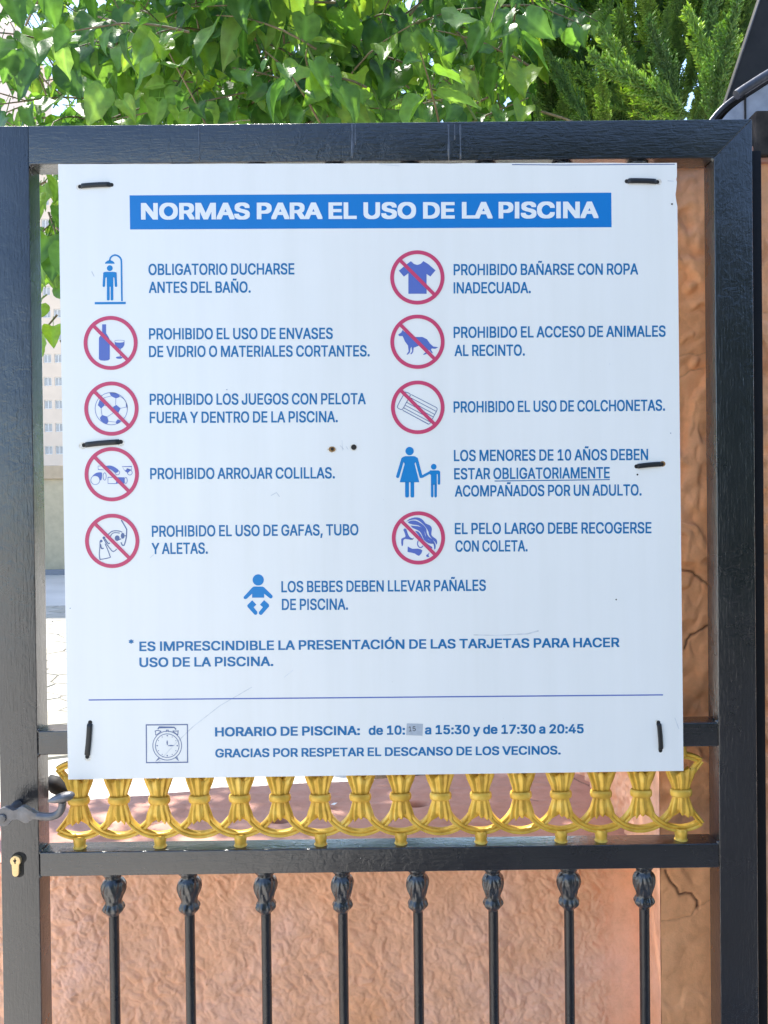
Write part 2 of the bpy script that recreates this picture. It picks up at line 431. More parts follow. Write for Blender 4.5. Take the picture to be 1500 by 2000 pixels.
# ------------------------------------------------------------------ low stucco wall and pillar
_cell = np.random.RandomState(5).rand(256, 256, 3)
def worley(x, z):
    xi, zi = np.floor(x).astype(int), np.floor(z).astype(int); f1 = np.full(x.shape, 9.0); f2 = np.full(x.shape, 9.0); am = np.zeros(x.shape)
    for i in (-1, 0, 1):
        for j in (-1, 0, 1):
            c = _cell[(xi+i) & 255, (zi+j) & 255]; d = np.hypot(xi+i+c[..., 0]-x, zi+j+c[..., 1]-z)
            n_ = d < f1; f2 = np.where(n_, f1, np.minimum(f2, d)); am = np.where(n_, c[..., 2], am); f1 = np.where(n_, d, f1)
    return f1, f2, am
def rough(x, z, s=0.0):
    o = x*0+s
    X = x + .010*fbm(x*24, z*24, o+3.1, 3) + .25*z; Z = z + .010*fbm(x*24, z*24, o+9.7, 3)
    f1, f2, a = worley(X*56, Z*50); g1, g2, b = worley(X*115+7, Z*108+3)
    m = np.clip(.65+1.2*noise3(x*6, z*6, o+2), .25, 1)
    h = .0070*m*(.35+.65*a)*np.clip(1-1.1*f1*f1, 0, 1) + .0032*(.3+.7*b)*np.clip(1-1.1*g1*g1, 0, 1)
    return h + .0055*noise3(x*9, z*9, o+2) + .0030*np.abs(noise3(X*34, Z*30, o+1.5)) + .0007*noise3(X*220, Z*220, o)
def grid(name, O, U, V, nu, nv, height, N, mat, parent, attr=None):
    u, v = np.meshgrid(np.linspace(0, 1, nu), np.linspace(0, 1, nv))
    O, U, V, N = [np.array(q, float) for q in (O, U, V, N)]
    P = O + u[..., None]*U + v[..., None]*V
    h = height(P); P = P + N*h[..., None]
    me = bpy.data.meshes.new(name)
    idx = np.arange(nu*nv).reshape(nv, nu)
    F = np.stack([idx[:-1, :-1], idx[:-1, 1:], idx[1:, 1:], idx[1:, :-1]], -1).reshape(-1, 4)
    me.vertices.add(nu*nv); me.vertices.foreach_set('co', P.reshape(-1).astype(np.float32))
    me.loops.add(F.size); me.loops.foreach_set('vertex_index', F.reshape(-1).astype(np.int32))
    me.polygons.add(len(F)); me.polygons.foreach_set('loop_start', (np.arange(len(F))*4).astype(np.int32))
    me.update(calc_edges=True); me.validate()
    me.materials.append(mat); me.shade_smooth()
    if attr is not None:
        at = me.attributes.new('crack', 'FLOAT', 'POINT'); at.data.foreach_set('value', attr(P).reshape(-1).astype(np.float32))
    return link(name, me, parent)
def seg_dist(x, z, pts):
    d = np.full(x.shape, 9.0)
    for (ax, az), (bx, bz) in zip(pts, pts[1:]):
        L = (bx-ax)**2+(bz-az)**2+1e-12
        t = np.clip(((x-ax)*(bx-ax)+(z-az)*(bz-az))/L, 0, 1)
        d = np.minimum(d, np.hypot(x-ax-t*(bx-ax), z-az-t*(bz-az)))
    return d
YW, YP = 0.20, 0.11            # wall face, pillar face
WT = .965                      # wall top
xL = -1.25; xP = W(1290, 1850, YP).x
wall = empty('low_wall', (-.6, YW+.17, 0), 'low orange wall of rough plaster with a smooth pinkish top, behind the gate bars', 'wall')
def wall_h(P):
    h = rough(P[..., 0], P[..., 2])
    # smoother strip next to the pillar
    k = np.clip((P[..., 0]-(xP-.085))/.03, 0, 1)
    top = np.clip((P[..., 2]-(WT-.02))/.02, 0, 1)
    return h*(1-.8*k) - .002*top
grid('plaster_face', (xL, YW, .40), (xP-xL+.002, 0, 0), (0, 0, WT-.40), 960, 310, wall_h, (0, -1, 0), M['stucco'], wall)
grid('plaster_face', (xL, YW, 0), (xP-xL+.002, 0, 0), (0, 0, .40), 300, 70, wall_h, (0, -1, 0), M['stucco'], wall)
holes = [(W(547, 1598, .45), .028, .010), (W(815, 1572, .45), .022, .006)]
def cap_h(P):
    x, y = P[..., 0], P[..., 1]
    h = .004*fbm(x*4, y*6, x*0, 4) + .0015*noise3(x*10+y*20, y*45, x*0)
    e = np.clip((y-(YW+.305+.155*np.clip((x+.72)/.95, 0, 1.3)+.006*noise3(x*9, x*0, x*0)))/.03, 0, 1)
    for (c, rx, ry) in capholes: h = h - .02*np.exp(-(((x-c[0])/rx)**2+((y-c[1])/ry)**2)**2)
    return h - .4*e**2
def on_cap(px, py):
    d = CF + CR*(px-750)/FPX + CU*(1000-py)/FPX
    t = (WT-CAM[2])/d[2]; P = CAM+d*t; return (P[0], P[1])
capholes = [(on_cap(548, 1598), .020, .018), (on_cap(816, 1571), .022, .014)]
capcr = [[on_cap(*q) for q in L] for L in (((268, 1622), (284, 1614), (300, 1610), (318, 1606)), ((1118, 1520), (1132, 1528), (1152, 1536)), ((1020, 1560), (1050, 1566)), ((640, 1575), (660, 1580)))]
def cap_attr(P):
    x, y = P[..., 0], P[..., 1]; a = 0
    for (c, rx, ry) in capholes: a = a + .8*np.exp(-(((x-c[0])/rx)**2+((y-c[1])/ry)**2)**2)
    for L in capcr: a = a + .8*np.exp(-(seg_dist(x, y, L)/.0022)**2)
    return np.clip(a, 0, 1)
grid('wall_top', (xL, YW-.003, WT), (xP-xL+.02, 0, 0), (0, .56, 0), 640, 180, cap_h, (0, 0, 1), M['cap'], wall, cap_attr)
bm = bmesh.new(); bm_box(bm, xL, xP, YW+.01, YW+.33, 0, WT-.025); from_bm('core', bm, M['stucco'], wall)
# loose litter on the wall top
q = on_cap(1303/2, 1380+389/2); bm = bmesh.new()
v = [bm.verts.new((q[0]+dx, q[1]+dy, WT+.004+dz)) for dx, dy, dz in ((-.007, 0, 0), (.002, -.006, .001), (.009, .002, .003), (0, .006, .001))]; bm.faces.new(v)
tag(from_bm('paper_scrap', bm, M['white']), 'tiny white scrap lying on the pinkish top of the low wall', 'scrap')
random.seed(5)
pil = empty('pillar', (xP+.25, YP+.25, 0), 'smooth orange plastered pillar with cracks, right of the sign', 'pillar')
PT = 2.225; PW = .62; PD = .56
def PX(px, py): p = W(px, py, YP); return (p.x, p.z)
cracks = [[PX(*q) for q in L] for L in (
    [(1300, 1700), (1303, 1712), (1322, 1735), (1326, 1745), (1340, 1742), (1352, 1747), (1362, 1760), (1363, 1772)],
    [(1326, 1112), (1345, 1116), (1356, 1118), (1368, 1129), (1386, 1143)],
    [(1338, 1266), (1343, 1248), (1352, 1239), (1386, 1222)],
    [(1274, 1795), (1280, 1830)])]
faint = [[PX(*q) for q in L] for L in ([(1270, 1797), (1310, 1796), (1350, 1787), (1363, 1772), (1388, 1757)], [(1325, 694), (1384, 688)], [(1326, 740), (1350, 725), (1384, 716)], [(1440, 600), (1500, 612)], [(1440, 1080), (1500, 1084)])]
def pil_h(P):
    x, z = P[..., 0], P[..., 2]
    up = np.clip((z-1.0)/.15, 0, 1)
    w1 = fbm(x*7, z*5, x*0+4, 4)
    tro = np.clip(noise3(x*14+w1*1.6, z*8+w1*1.2, x*0+8), -.12, .22)*.030 + .0065*np.abs(noise3(x*30+w1*2, z*22, x*0+2))
    h = .0015*w1 + tro*(.30+.70*up) + .0012*noise3(x*30, z*7, x*0)*(1-up)
    for L in cracks: h = h - .004*np.exp(-(seg_dist(x+.002*noise3(x*80, z*80, x*0), z+.003*noise3(x*70, z*70, x*0+5), L)/.0024)**2)
    for L in faint: h = h - .0016*np.exp(-(seg_dist(x, z+.004*noise3(x*60, z*60, x*0), L)/.002)**2)
    return h
def pil_attr(P):
    x, z = P[..., 0], P[..., 2]; a = 0
    for L in cracks: a = a + .95*np.exp(-(seg_dist(x+.002*noise3(x*80, z*80, x*0), z+.003*noise3(x*70, z*70, x*0+5), L)/.0019)**2)
    for L in faint: a = a + .3*np.exp(-(seg_dist(x, z+.004*noise3(x*60, z*60, x*0), L)/.0012)**2)
    return np.clip(a, 0, 1)
grid('front_face', (xP, YP, 0), (PW, 0, 0), (0, 0, PT), 270, 1000, pil_h, (0, -1, 0), M['pillar'], pil, pil_attr)
def side_h(P):
    y, z = P[..., 1], P[..., 2]
    k = np.clip((y-YP)/.01, 0, 1)*np.clip((YP+PD-y)/.01, 0, 1)
    s = np.clip((y-YP-.10)/.06, 0, 1)
    pit = np.abs(noise3(y*28, z*24, y*0+40))*.010 + .006*noise3(y*50, z*60, y*0+44)
    return k*(.001*noise3(y*30, z*12, y*0+6)+s*pit)
grid('side_face', (xP, YP+PD, 0), (0, -PD, 0), (0, 0, PT), 200, 800, side_h, (-1, 0, 0), M['stucco'], pil)
bm = bmesh.new(); bm_box(bm, xP+.012, xP+PW, YP+.012, YP+PD, 0, PT-.003); from_bm('core', bm, M['stucco'], pil)
bm = bmesh.new(); bm_box(bm, xP-.01, xP+PW+.01, YP-.01, YP+PD+.01, PT, PT+.03, .006); from_bm('top_slab', bm, M['cap'], pil)

# ------------------------------------------------------------------ the gate
gate = empty('gate', (0, .02, 0), 'black painted metal gate leaf with a gold ornament band and round bars', 'gate')
GD = .040
xl = -1339/1205/2; xr = 1339/1205/2; zt = 1.630+.55894; ST = .062
z2t = W(740, 1420, 0).z; z2b = z2t-.039
z3t = W(740, 1657, 0).z; z3b = W(740, 1704, 0).z
bot = .12
bev = .0013
def member(name, pts, mat, label=None):
    bm = bmesh.new(); prism(bm, pts, 0, GD, bev, 3); return from_bm(name, bm, mat, gate, True, label, R(50))
gp = .0001
member('top_rail', [(xl+gp, zt), (xr-gp, zt), (xr+ST-gp, zt+ST), (xl+gp, zt+ST)], M['paint_h'])
member('stile', [(xl-ST, bot), (xl, bot), (xl, zt+ST), (xl-ST, zt+ST)], M['paint_v'])
member('stile', [(xr, bot), (xr+ST, bot), (xr+ST, zt+ST), (xr, zt)], M['paint_v'])
def rail(name, z0, z1):
    bm = bmesh.new(); bm_box(bm, xl+.0005, xr-.0005, .0008, GD-.0008, z0, z1, .002, 3); return from_bm(name, bm, M['paint_h'], gate, True, None, R(50))
rail('rail', z2b, z2t); rail('rail', z3b, z3t); rail('rail', bot, bot+.05)
# weld lumps at the joints
for (x, z) in ((xl, z2t), (xl, z2b), (xl, z3t), (xl, z3b), (xr, z2t), (xr, z3t), (xl+.002, zt), (xr, zt-.001)):
    bm = bmesh.new(); bmesh.ops.create_icosphere(bm, subdivisions=2, radius=.0038)
    for v in bm.verts: v.co = Vector((x+v.co.x*(1+.4*math.sin(v.co.z*900)), .004+v.co.y, z+v.co.z*1.2))
    from_bm('weld', bm, M['paint_n'], gate, True)

# old paint runs and weld smears across the top rail
M['run'] = simple('faded_paint_run', (.05, .055, .07), .35, var=.5, vs_=160, bmp=.5, bsc=300, coat=.6)
for px_, w_, h_ in ((389, 3.5, 70), (688, 7, 66), (694, 4, 40), (876, 6, 70), (899, 5, 68), (888, 3, 30)):
    a = W(px_, 243, 0); k_ = 1/1205; bm = bmesh.new(); n = 10; L_ = []; R_ = []
    for i in range(n+1):
        t = i/n; ww = w_*k_*(.5+.5*math.sin(t*7+px_))*.4+w_*k_*.4; L_.append((a.x-ww/2, a.z-t*h_*k_)); R_.append((a.x+ww/2, a.z-t*h_*k_))
    prism(bm, L_+R_[::-1], -.0006, .0005, .0003, 1); from_bm('paint_run', bm, M['run'], gate, True)
# balusters with cast collars
def collar_bm():
    bm = bmesh.new()
    # px below the rail : radius (px)
    prof = [(0, 21), (3, 21.5), (6, 20), (9, 17), (12, 15.5), (14, 15), (17, 17), (21, 20), (27, 22.3), (34, 22.8), (41, 21.5), (48, 19.5), (54, 17.3), (60, 16), (64, 16.5), (68, 18.5), (72, 20.2), (76, 20), (80, 17.5), (84, 14), (87, 11.5), (89, 10)]
    P = smooth_path([(a, b, 0) for a, b in prof], 3); k = 1/1205*1.016; n = 72; rings = []
    for p in P:
        ring = []
        for i in range(n):
            th = 2*math.pi*i/n; d = p.x; r = p.y
            if 15 < d < 60:
                ph = (d-15)/45; petal = math.cos(4*th); sp = math.sin(8*th+ph*5.5*math.copysign(1, math.sin(4*th)))
                r += math.sin(math.pi*ph)**.7*(1.5*petal*(1-ph) + 1.6*sp) 
                r -= 2.2*math.exp(-((math.cos(4*th)-0)/.22)**2)*ph*math.sin(math.pi*ph)
            elif 62 < d < 84:
                r += 1.5*math.cos(8*th)*math.sin(math.pi*(d-62)/22)
            elif 3 < d < 13: r += .8*math.cos(10*th)
            ring.append(bm.verts.new((r*k*math.cos(th), r*k*math.sin(th)*.86, -d*k)))
        rings.append(ring)
    for a, b in zip(rings, rings[1:]):
        for i in range(n): bm.faces.new((a[i], a[(i+1) % n], b[(i+1) % n], b[i]))
    bmesh.ops.recalc_face_normals(bm, faces=bm.faces)
    me = bpy.data.meshes.new('collar'); bm.to_mesh(me); bm.free(); me.materials.append(M['paint_n']); me.shade_smooth(); return me
collar_me = collar_bm()
def shaft_me(L):
    bm = bmesh.new(); pts = [(0, 0, -L*i/10) for i in range(11)]
    tube(bm, pts, .0083, 16); me = bpy.data.meshes.new('baluster'); bmesh.ops.recalc_face_normals(bm, faces=bm.faces); bm.to_mesh(me); bm.free(); me.materials.append(M['paint_b']); me.shade_smooth(); me.set_sharp_from_angle(angle=R(50)); return me
def balusters(z1, z0, xs, cap_bottom):
    me = shaft_me(z1-z0)
    for x in xs:
        o = bpy.data.objects.new('baluster', me); col.objects.link(o); o.parent = gate; o.location = Vector((x, .02, z1))-gate.location
        c = bpy.data.objects.new('collar', collar_me); col.objects.link(c); c.parent = o; c.rotation_euler.z = random.uniform(-.25, .25)+.4
        if cap_bottom:
            c = bpy.data.objects.new('collar', collar_me); col.objects.link(c); c.parent = o; c.location = (0, 0, -(z1-z0)); c.rotation_euler.x = math.pi
bx = [W(p, 1745, .02).x for p in (222, 370, 519, 669, 816, 963, 1111, 1258)]
balusters(z3b, bot+.05, bx, True)
balusters(zt, z2t, bx, True)

# gold ornament band
pitch = (W(1329, 1550, .02).x - W(155, 1562, .02).x)/15
x0o = W(155, 1562, .02).x
zc = (W(155, 1560, .02).z + W(1329, 1548, .02).z)/2
RO = 73.5/1205*1.016*.985
def band_bm(bm, path, w=.0058, closed=False, base=.020):
    """grooved flat bar along a path in the x-z plane; w = half width"""
    prof = [(-1, .0035), (-1, -.0015), (-.80, -.0042), (-.45, -.0046), (-.22, -.0040), (0, -.0022), (.22, -.0040), (.45, -.0046), (.80, -.0042), (1, -.0015), (1, .0035)]
    rings = []; n = len(path)
    for i, p in enumerate(path):
        a = path[i-1] if (i or closed) else path[i]; b = path[(i+1) % n] if (i < n-1 or closed) else path[i]
        t = Vector((b[0]-a[0], b[1]-a[1])).normalized(); nn = Vector((-t.y, t.x))
        rings.append([bm.verts.new((p[0]+nn.x*q*w, base+d+(p[2] if len(p) > 2 else 0), p[1]+nn.y*q*w)) for q, d in prof])
    m = len(prof); R_ = list(zip(rings, rings[1:]+rings[:1])) if closed else list(zip(rings, rings[1:]))
    for a, b in R_:
        for k in range(m): bm.faces.new((a[k], a[(k+1) % m], b[(k+1) % m], b[k]))
    if not closed: bm.faces.new(rings[0]); bm.faces.new(rings[-1][::-1])
orn = link('ornament_band', None, None) if False else None
bm = bmesh.new()
for k in range(16):
    cx = x0o+k*pitch
    for half in (1, -1):
        # lower (and mirrored upper) arc from one neighbour sheaf to the other
        def pt(th): return (cx+RO*math.sin(th), zc-half*RO*math.cos(th), (.0012*math.sin(th*2)))
        lim0 = -math.pi/2+.03; lim1 = math.pi/2-.03
        xe = .0335
        if k == 0: lim0 = -math.asin(xe/RO)
        if k == 15: lim1 = math.asin(xe/RO)
        n = 30
        band_bm(bm, [pt(lim0+(lim1-lim0)*i/n) for i in range(n+1)])
        if k in (0, 15):
            s = -1 if k == 0 else 1
            e = pt(lim0 if k == 0 else lim1)
            e2 = (e[0]+s*.0008, e[1]-half*.001)
            band_bm(bm, smooth_path([(e2[0], e2[1], 0), (cx+s*.0215, zc-half*.036, 0), (cx+s*.010, zc-half*.020, 0)], 5), .0048, base=.0195)
orn = from_bm('ornament_band', bm, M['gold'], gate, True, None, R(40))
def sheaf_me():
    bm = bmesh.new(); n = 96; k = 1/1205*1.016
    # distance down from the collar (px), half width (px), depth (px)
    prof = [(-44, 27, 6), (-40, 26, 8), (-34, 24, 9), (-26, 21, 9.5), (-18, 18.5, 9), (-10, 16.5, 8), (-6, 16, 7.5), (6, 15.5, 7.5), (10, 16, 8), (16, 17.5, 8.5), (24, 19.5, 9), (32, 21.5, 9), (38, 22.5, 8), (43, 21, 6)]
    P = smooth_path(prof, 3); rings = []
    for p in P:
        ring = []
        for i in range(n):
            th = 2*math.pi*i/n; s = abs(p.x)/44
            m1 = math.cos(9*th+1.3*math.sin(3*th)+.3*math.sin(p.x*.1)); m2 = math.cos(17*th+.9*math.sin(5*th))
            rr = 1+(.10+.20*s)*m1+.07*m2*(.5+s)
            zz = p.x
            if abs(p.x) > 28: zz += math.copysign(1, p.x)*(abs(p.x)-28)/16*(3.5*m1+3.5*math.cos(3*th)+3*math.cos(th*2))
            ring.append(bm.verts.new((math.cos(th)*p.y*k*(1+(rr-1)*.6), math.sin(th)*p.z*k*rr, -zz*k)))
        rings.append(ring)
    for a, b in zip(rings, rings[1:]):
        for i in range(n): bm.faces.new((a[i], a[(i+1) % n], b[(i+1) % n], b[i]))
    for rg in (rings[0], rings[-1]):
        c = bm.verts.new(sum((v.co for v in rg), Vector())/n*.9)
        for i in range(n): bm.faces.new((rg[i], rg[(i+1) % n], c))
    bmesh.ops.recalc_face_normals(bm, faces=bm.faces)
    me = bpy.data.meshes.new('wheat_sheaf'); bm.to_mesh(me); bm.free(); me.materials.append(M['gold']); me.shade_smooth(); return me
sh = sheaf_me()
def ring_me():
    bm = bmesh.new(); k = 1/1205*1.016
    path = [(18.5*k*math.cos(t), -10.5*k*math.sin(t), 0) for t in [2*math.pi*i/40 for i in range(40)]]
    rings = []
    for i, p in enumerate(path):
        t = 2*math.pi*i/40; nx, ny = math.cos(t), -math.sin(t)
        rings.append([bm.verts.new((p[0]+nx*3.2*k*math.cos(a), p[1]+ny*3.2*k*math.cos(a), (7.5 if abs(math.sin(a)) > .1 else 7.5)*k*math.sin(a))) for a in [2*math.pi*j/12 for j in range(12)]])
    for a, b in zip(rings, rings[1:]+rings[:1]):
        for i in range(12): bm.faces.new((a[i], a[(i+1) % 12], b[(i+1) % 12], b[i]))
    bmesh.ops.recalc_face_normals(bm, faces=bm.faces)
    me = bpy.data.meshes.new('binding'); bm.to_mesh(me); bm.free(); me.materials.append(M['gold']); me.shade_smooth(); return me
rg = ring_me()
oroot = orn.location+gate.location
for k in range(16):
    cx = x0o+k*pitch
    o = bpy.data.objects.new('wheat_sheaf', sh); col.objects.link(o); o.parent = orn; o.location = Vector((cx, .0175, zc))-oroot
    o.rotation_euler.z = random.choice((0, math.pi)); o.scale = (1, 1, random.uniform(.97, 1.03))
    o = bpy.data.objects.new('binding', rg); col.objects.link(o); o.parent = orn; o.location = Vector((cx, .0175, zc+random.uniform(-.0005, .0005)))-oroot; o.rotation_euler.y = random.uniform(-.03, .03)
for k in (0, 2, 4, 6, 8, 10, 12, 13, 15):
    for s in (1, -1):
        bm = bmesh.new(); z_a = zc-s*(RO-.001); z_b = z3t-.0005 if s == 1 else z2b+.0005
        L = z_b-z_a
        tube(bm, [(x0o+k*pitch, .0195, z_a+L*t) for t in (0, .15, .3, .5, .75, .9, 1)], [.0085, .0098, .0103, .0100, .0092, .0098, .0115], 18)
        from_bm('foot', bm, M['gold'], orn, True, None, R(60))

# handle, lock
def hx(cx, cy, Y=-.045): return W(cx/7.5, 1500+cy/7.5, Y)
hd = None
bm = bmesh.new()
out = [(-60, 640), (0, 600), (50, 575), (120, 560), (190, 600), (250, 615), (290, 570), (350, 545), (400, 570), (470, 620), (560, 655), (560, 735), (470, 735), (440, 780), (370, 790), (300, 745), (220, 722), (170, 780), (120, 830), (60, 835), (0, 820), (-60, 800)]
pts = smooth_path([(hx(a, b).x, hx(a, b).z, 0) for a, b in out+out[:1]], 3)[:-1]
prism(bm, [(p.x, p.y) for p in pts], -.050, -.040, .0015, 2)
hd = from_bm('handle', bm, M['handle'], gate, True, None, R(50))
bm = bmesh.new()
path = smooth_path([hx(540, 697), hx(640, 710), hx(740, 712), hx(820, 690), hx(880, 640), hx(912, 560), hx(915, 500)], 6)
tube(bm, path, [.0060]*len(path), 14); from_bm('lever', bm, M['handle'], hd, True, None, R(60))
bm = bmesh.new(); bmesh.ops.create_uvsphere(bm, u_segments=32, v_segments=16, radius=1)
c0 = hx(898, 435); ang = R(13)
for v in bm.verts:
    x, y, z = v.co; y *= .011; x *= .0215; z *= .0072*(1+.35*(x/.0215))
    v.co = Vector((c0.x+x*math.cos(ang)-z*math.sin(ang), c0.y+y, c0.z+x*math.sin(ang)+z*math.cos(ang)))
from_bm('thumb_rest', bm, M['handle'], hd, True)
bm = bmesh.new(); c0 = hx(55, 715)
tube(bm, [(c0.x, y, c0.z) for y in (-.0535, -.0528, -.051, -.03, .001)], [.004, .0062, .0068, .0068, .009], 20); from_bm('spindle', bm, M['handle'], hd, True, None, R(50))
bm = bmesh.new()
a = W(70, 1528, .09); b = W(93, 1531, .09); c = W(110, 1533, .09)
tube(bm, [(xl-.03, .09, a.z), (a.x, .09, a.z), (b.x, .09, b.z), (c.x-.012, .09, c.z+.006), (c.x, .09, c.z), (c.x+.014, .09, c.z-.010), (c.x+.03, .09, c.z-.013), (c.x+.06, .09, c.z+.01)], [.006, .006, .0055, .012, .015, .012, .007, .006], 16)
tube(bm, [(xl-.03, .03, a.z), (xl-.03, .095, a.z)], .008, 12)
from_bm('back_handle', bm, M['dark'], gate, True, 'dark knob of the handle on the far side')
bm = bmesh.new()
cc = W(31, 1681, -.004); r1 = .0083; hw = .0050; zb = W(31, 1711, -.004).z
pts = []
a0 = math.acos(hw/r1)
for i in range(29):
    t = -a0 + (math.pi+2*a0)*i/28; pts.append((cc.x+r1*math.cos(t), cc.z+r1*math.sin(t)))
for i in range(11):
    t = math.pi + math.pi*i/10; pts.append((cc.x+hw*math.cos(t), zb+hw+hw*math.sin(t)))
prism(bm, pts, -.0065, .002, .0006, 2)
lk = from_bm('lock_cylinder', bm, M['brass'], gate, True, None, R(40))
bm = bmesh.new(); tube(bm, [(cc.x, -.0069, cc.z), (cc.x, -.0060, cc.z)], [.0066, .0070], 28); from_bm('plug', bm, M['brass'], lk, True, None, R(40))
bm = bmesh.new(); prism(bm, [(cc.x-.0008, cc.z+.0050), (cc.x+.0006, cc.z+.0052), (cc.x+.0008, cc.z+.0028), (cc.x+.0026, cc.z+.0012), (cc.x+.0008, cc.z-.0008), (cc.x+.0010, cc.z-.0038), (cc.x-.0006, cc.z-.004), (cc.x-.0012, cc.z-.0008), (cc.x-.0030, cc.z+.0006), (cc.x-.0028, cc.z+.0022), (cc.x-.0008, cc.z+.002)], -.0072, -.0069)
from_bm('keyway', bm, M['hole'], lk)
# dark hole round the cylinder, its shadow on the right put into the shape
bm = bmesh.new(); prism(bm, [((p[0]-cc.x)*1.45+cc.x+.0034, (p[1]-cc.z)*1.22+cc.z+.0020) for p in pts], -.0009, .0008, 0)
from_bm('lock_hole_shadow', bm, M['hole'], gate)
# jamb post
xj0 = W(1467, 1000, .045).x; xj1 = W(1493, 1000, .045).x
bm = bmesh.new(); bm_box(bm, xj0, xj1, .046, .105, 0, W(1480, 296, .05).z, .002)
jp = from_bm('jamb_post', bm, M['jamb'], None, True, None, R(50)); tag(jp, 'narrow black metal post standing behind the right edge of the gate', 'post')

# ------------------------------------------------------------------ arched canopy at the upper right
M['canopy'] = simple('grey_painted_sheet', (.30, .32, .38), .45, var=.2, vs_=35, bmp=.6, bsc=120, coat=.4)
M['rim'] = simple('dark_grey_rim', (.06, .065, .085), .4, var=.3, vs_=60, bmp=.5, bsc=160)
can = empty('arched_canopy', (1.2, .2, 2.2), 'grey sheet metal arch with a rolled rim over the next opening', 'canopy')
YC = .12
outer = smooth_path([(W(x, y, YC).x, W(x, y, YC).z, 0) for x, y in ((1372, 262), (1392, 232), (1412, 208), (1436, 188), (1466, 168), (1505, 144), (1560, 116), (1640, 90), (1740, 78), (1840, 90))], 5)
inner = smooth_path([(W(x, y, YC).x, W(x, y, YC).z, 0) for x, y in ((1440, 262), (1464, 243), (1484, 229), (1505, 216), (1545, 196), (1590, 178), (1650, 162), (1740, 150), (1840, 162))], 5)
def band2(A, B, y0, y1, name, mat):
    n = 48; bm = bmesh.new()
    def samp(L, t): f = t*(len(L)-1); i = min(int(f), len(L)-2); return L[i].lerp(L[i+1], f-i)
    F = [[bm.verts.new((q.x, y, q.y)) for q in (samp(A, i/n), samp(B, i/n))] for y in (y0, y1) for i in range(n+1)]
    fr, bk = F[:n+1], F[n+1:]
    for i in range(n):
        bm.faces.new((fr[i][0], fr[i][1], fr[i+1][1], fr[i+1][0])); bm.faces.new((bk[i][0], bk[i+1][0], bk[i+1][1], bk[i][1]))
        bm.faces.new((fr[i][0], fr[i+1][0], bk[i+1][0], bk[i][0])); bm.faces.new((fr[i][1], bk[i][1], bk[i+1][1], fr[i+1][1]))
    bm.faces.new((fr[0][0], bk[0][0], bk[0][1], fr[0][1])); bm.faces.new((fr[n][0], fr[n][1], bk[n][1], bk[n][0]))
    return from_bm(name, bm, mat, can, True, None, R(35))
inn0 = [Vector((p.x+.0, p.y-.0, 0)) for p in outer]
band2([Vector((p.x+.010, p.y-.010, 0)) for p in outer], inner, YC, YC+.014, 'fascia', M['canopy'])
bm = bmesh.new(); tube(bm, [(p.x, YC-.004, p.y) for p in outer[15:]], .0085, 14); from_bm('rim', bm, M['rim'], can, True, None, R(60))
bm = bmesh.new(); tube(bm, [(p.x, YC+.010, p.y) for p in outer[:19]], .004, 10); from_bm('rim', bm, M['rim'], can, True, None, R(60))
band2(outer, [Vector((p.x+.004, p.y-.008, 0)) for p in outer], YC+.016, YC+.50, 'roof_sheet', M['dark'])
band2([Vector((p.x, p.y+.012, 0)) for p in inner], inner, YC+.016, YC+.50, 'soffit', M['dark'])
p0 = W(1456, 181, YC-.003); p1 = W(1456, 262, YC-.003)
bm = bmesh.new(); bm_box(bm, p0.x-.0014, p0.x+.0014, YC-.003, YC-.0005, p1.z, p0.z); from_bm('seam', bm, M['dark'], can)
# black roof edge sloping up behind the arch
YR = .40
P = [(W(x, y, YR).x, W(x, y, YR).z) for x, y in ((1404, 240), (1484, -2), (1530, -140), (1900, -140), (1900, 240))]
bm = bmesh.new(); prism(bm, P, YR, YR+.02, 0)
rf = from_bm('roof_gable', bm, M['dark']); tag(rf, 'black sloping roof edge of the porch at the upper right corner', 'roof')
bm = bmesh.new(); tube(bm, [(P[0][0], YR-.002, P[0][1]), (P[1][0], YR-.002, P[1][1]), (P[2][0], YR-.002, P[2][1])], .0016, 8)
from_bm('edge_strip', bm, M['rim'], rf, True)
# dark block under the arch: shade put into its colour, plus dusty cobwebs
M['porch'] = simple('shaded_cobweb_brown', (.035, .028, .024), .9, var=.9, vs_=24)
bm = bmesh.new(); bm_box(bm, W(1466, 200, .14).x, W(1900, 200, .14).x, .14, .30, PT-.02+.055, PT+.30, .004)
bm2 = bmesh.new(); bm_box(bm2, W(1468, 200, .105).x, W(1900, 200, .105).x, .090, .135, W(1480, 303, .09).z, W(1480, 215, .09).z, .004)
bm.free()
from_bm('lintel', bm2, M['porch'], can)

# ------------------------------------------------------------------ the sign
SY = -.0042
sign = empty('notice_board', tuple(W(724, 1512, SY)), 'white pool rules sign with blue capitals and red crossed-out pictograms', 'sign')
crn = [W(x, y, SY) for x, y in ((113.5, 320.5), (1322, 318), (1335, 1505.5), (133, 1522.5))]
# outline with a slightly worn top right corner
edge = [crn[0]]
random.seed(3)
for t in np.linspace(.03, .97, 40): edge.append(crn[0].lerp(crn[1], t)+Vector((0, 0, random.uniform(-.0005, .0004)*(1 if t > .55 else .4))))
edge += [crn[1]]
for (x, y) in ((1322.2, 344), (1320.6, 350), (1322.2, 356), (1320.5, 372), (1319.2, 380), (1320.8, 392), (1323, 402)): edge.append(W(x, y, SY))
edge += [crn[2], crn[3]]
bm = bmesh.new(); prism(bm, [(p.x, p.z) for p in edge], SY, -.0004, 0)
board = from_bm('board', bm, M['board'], sign)

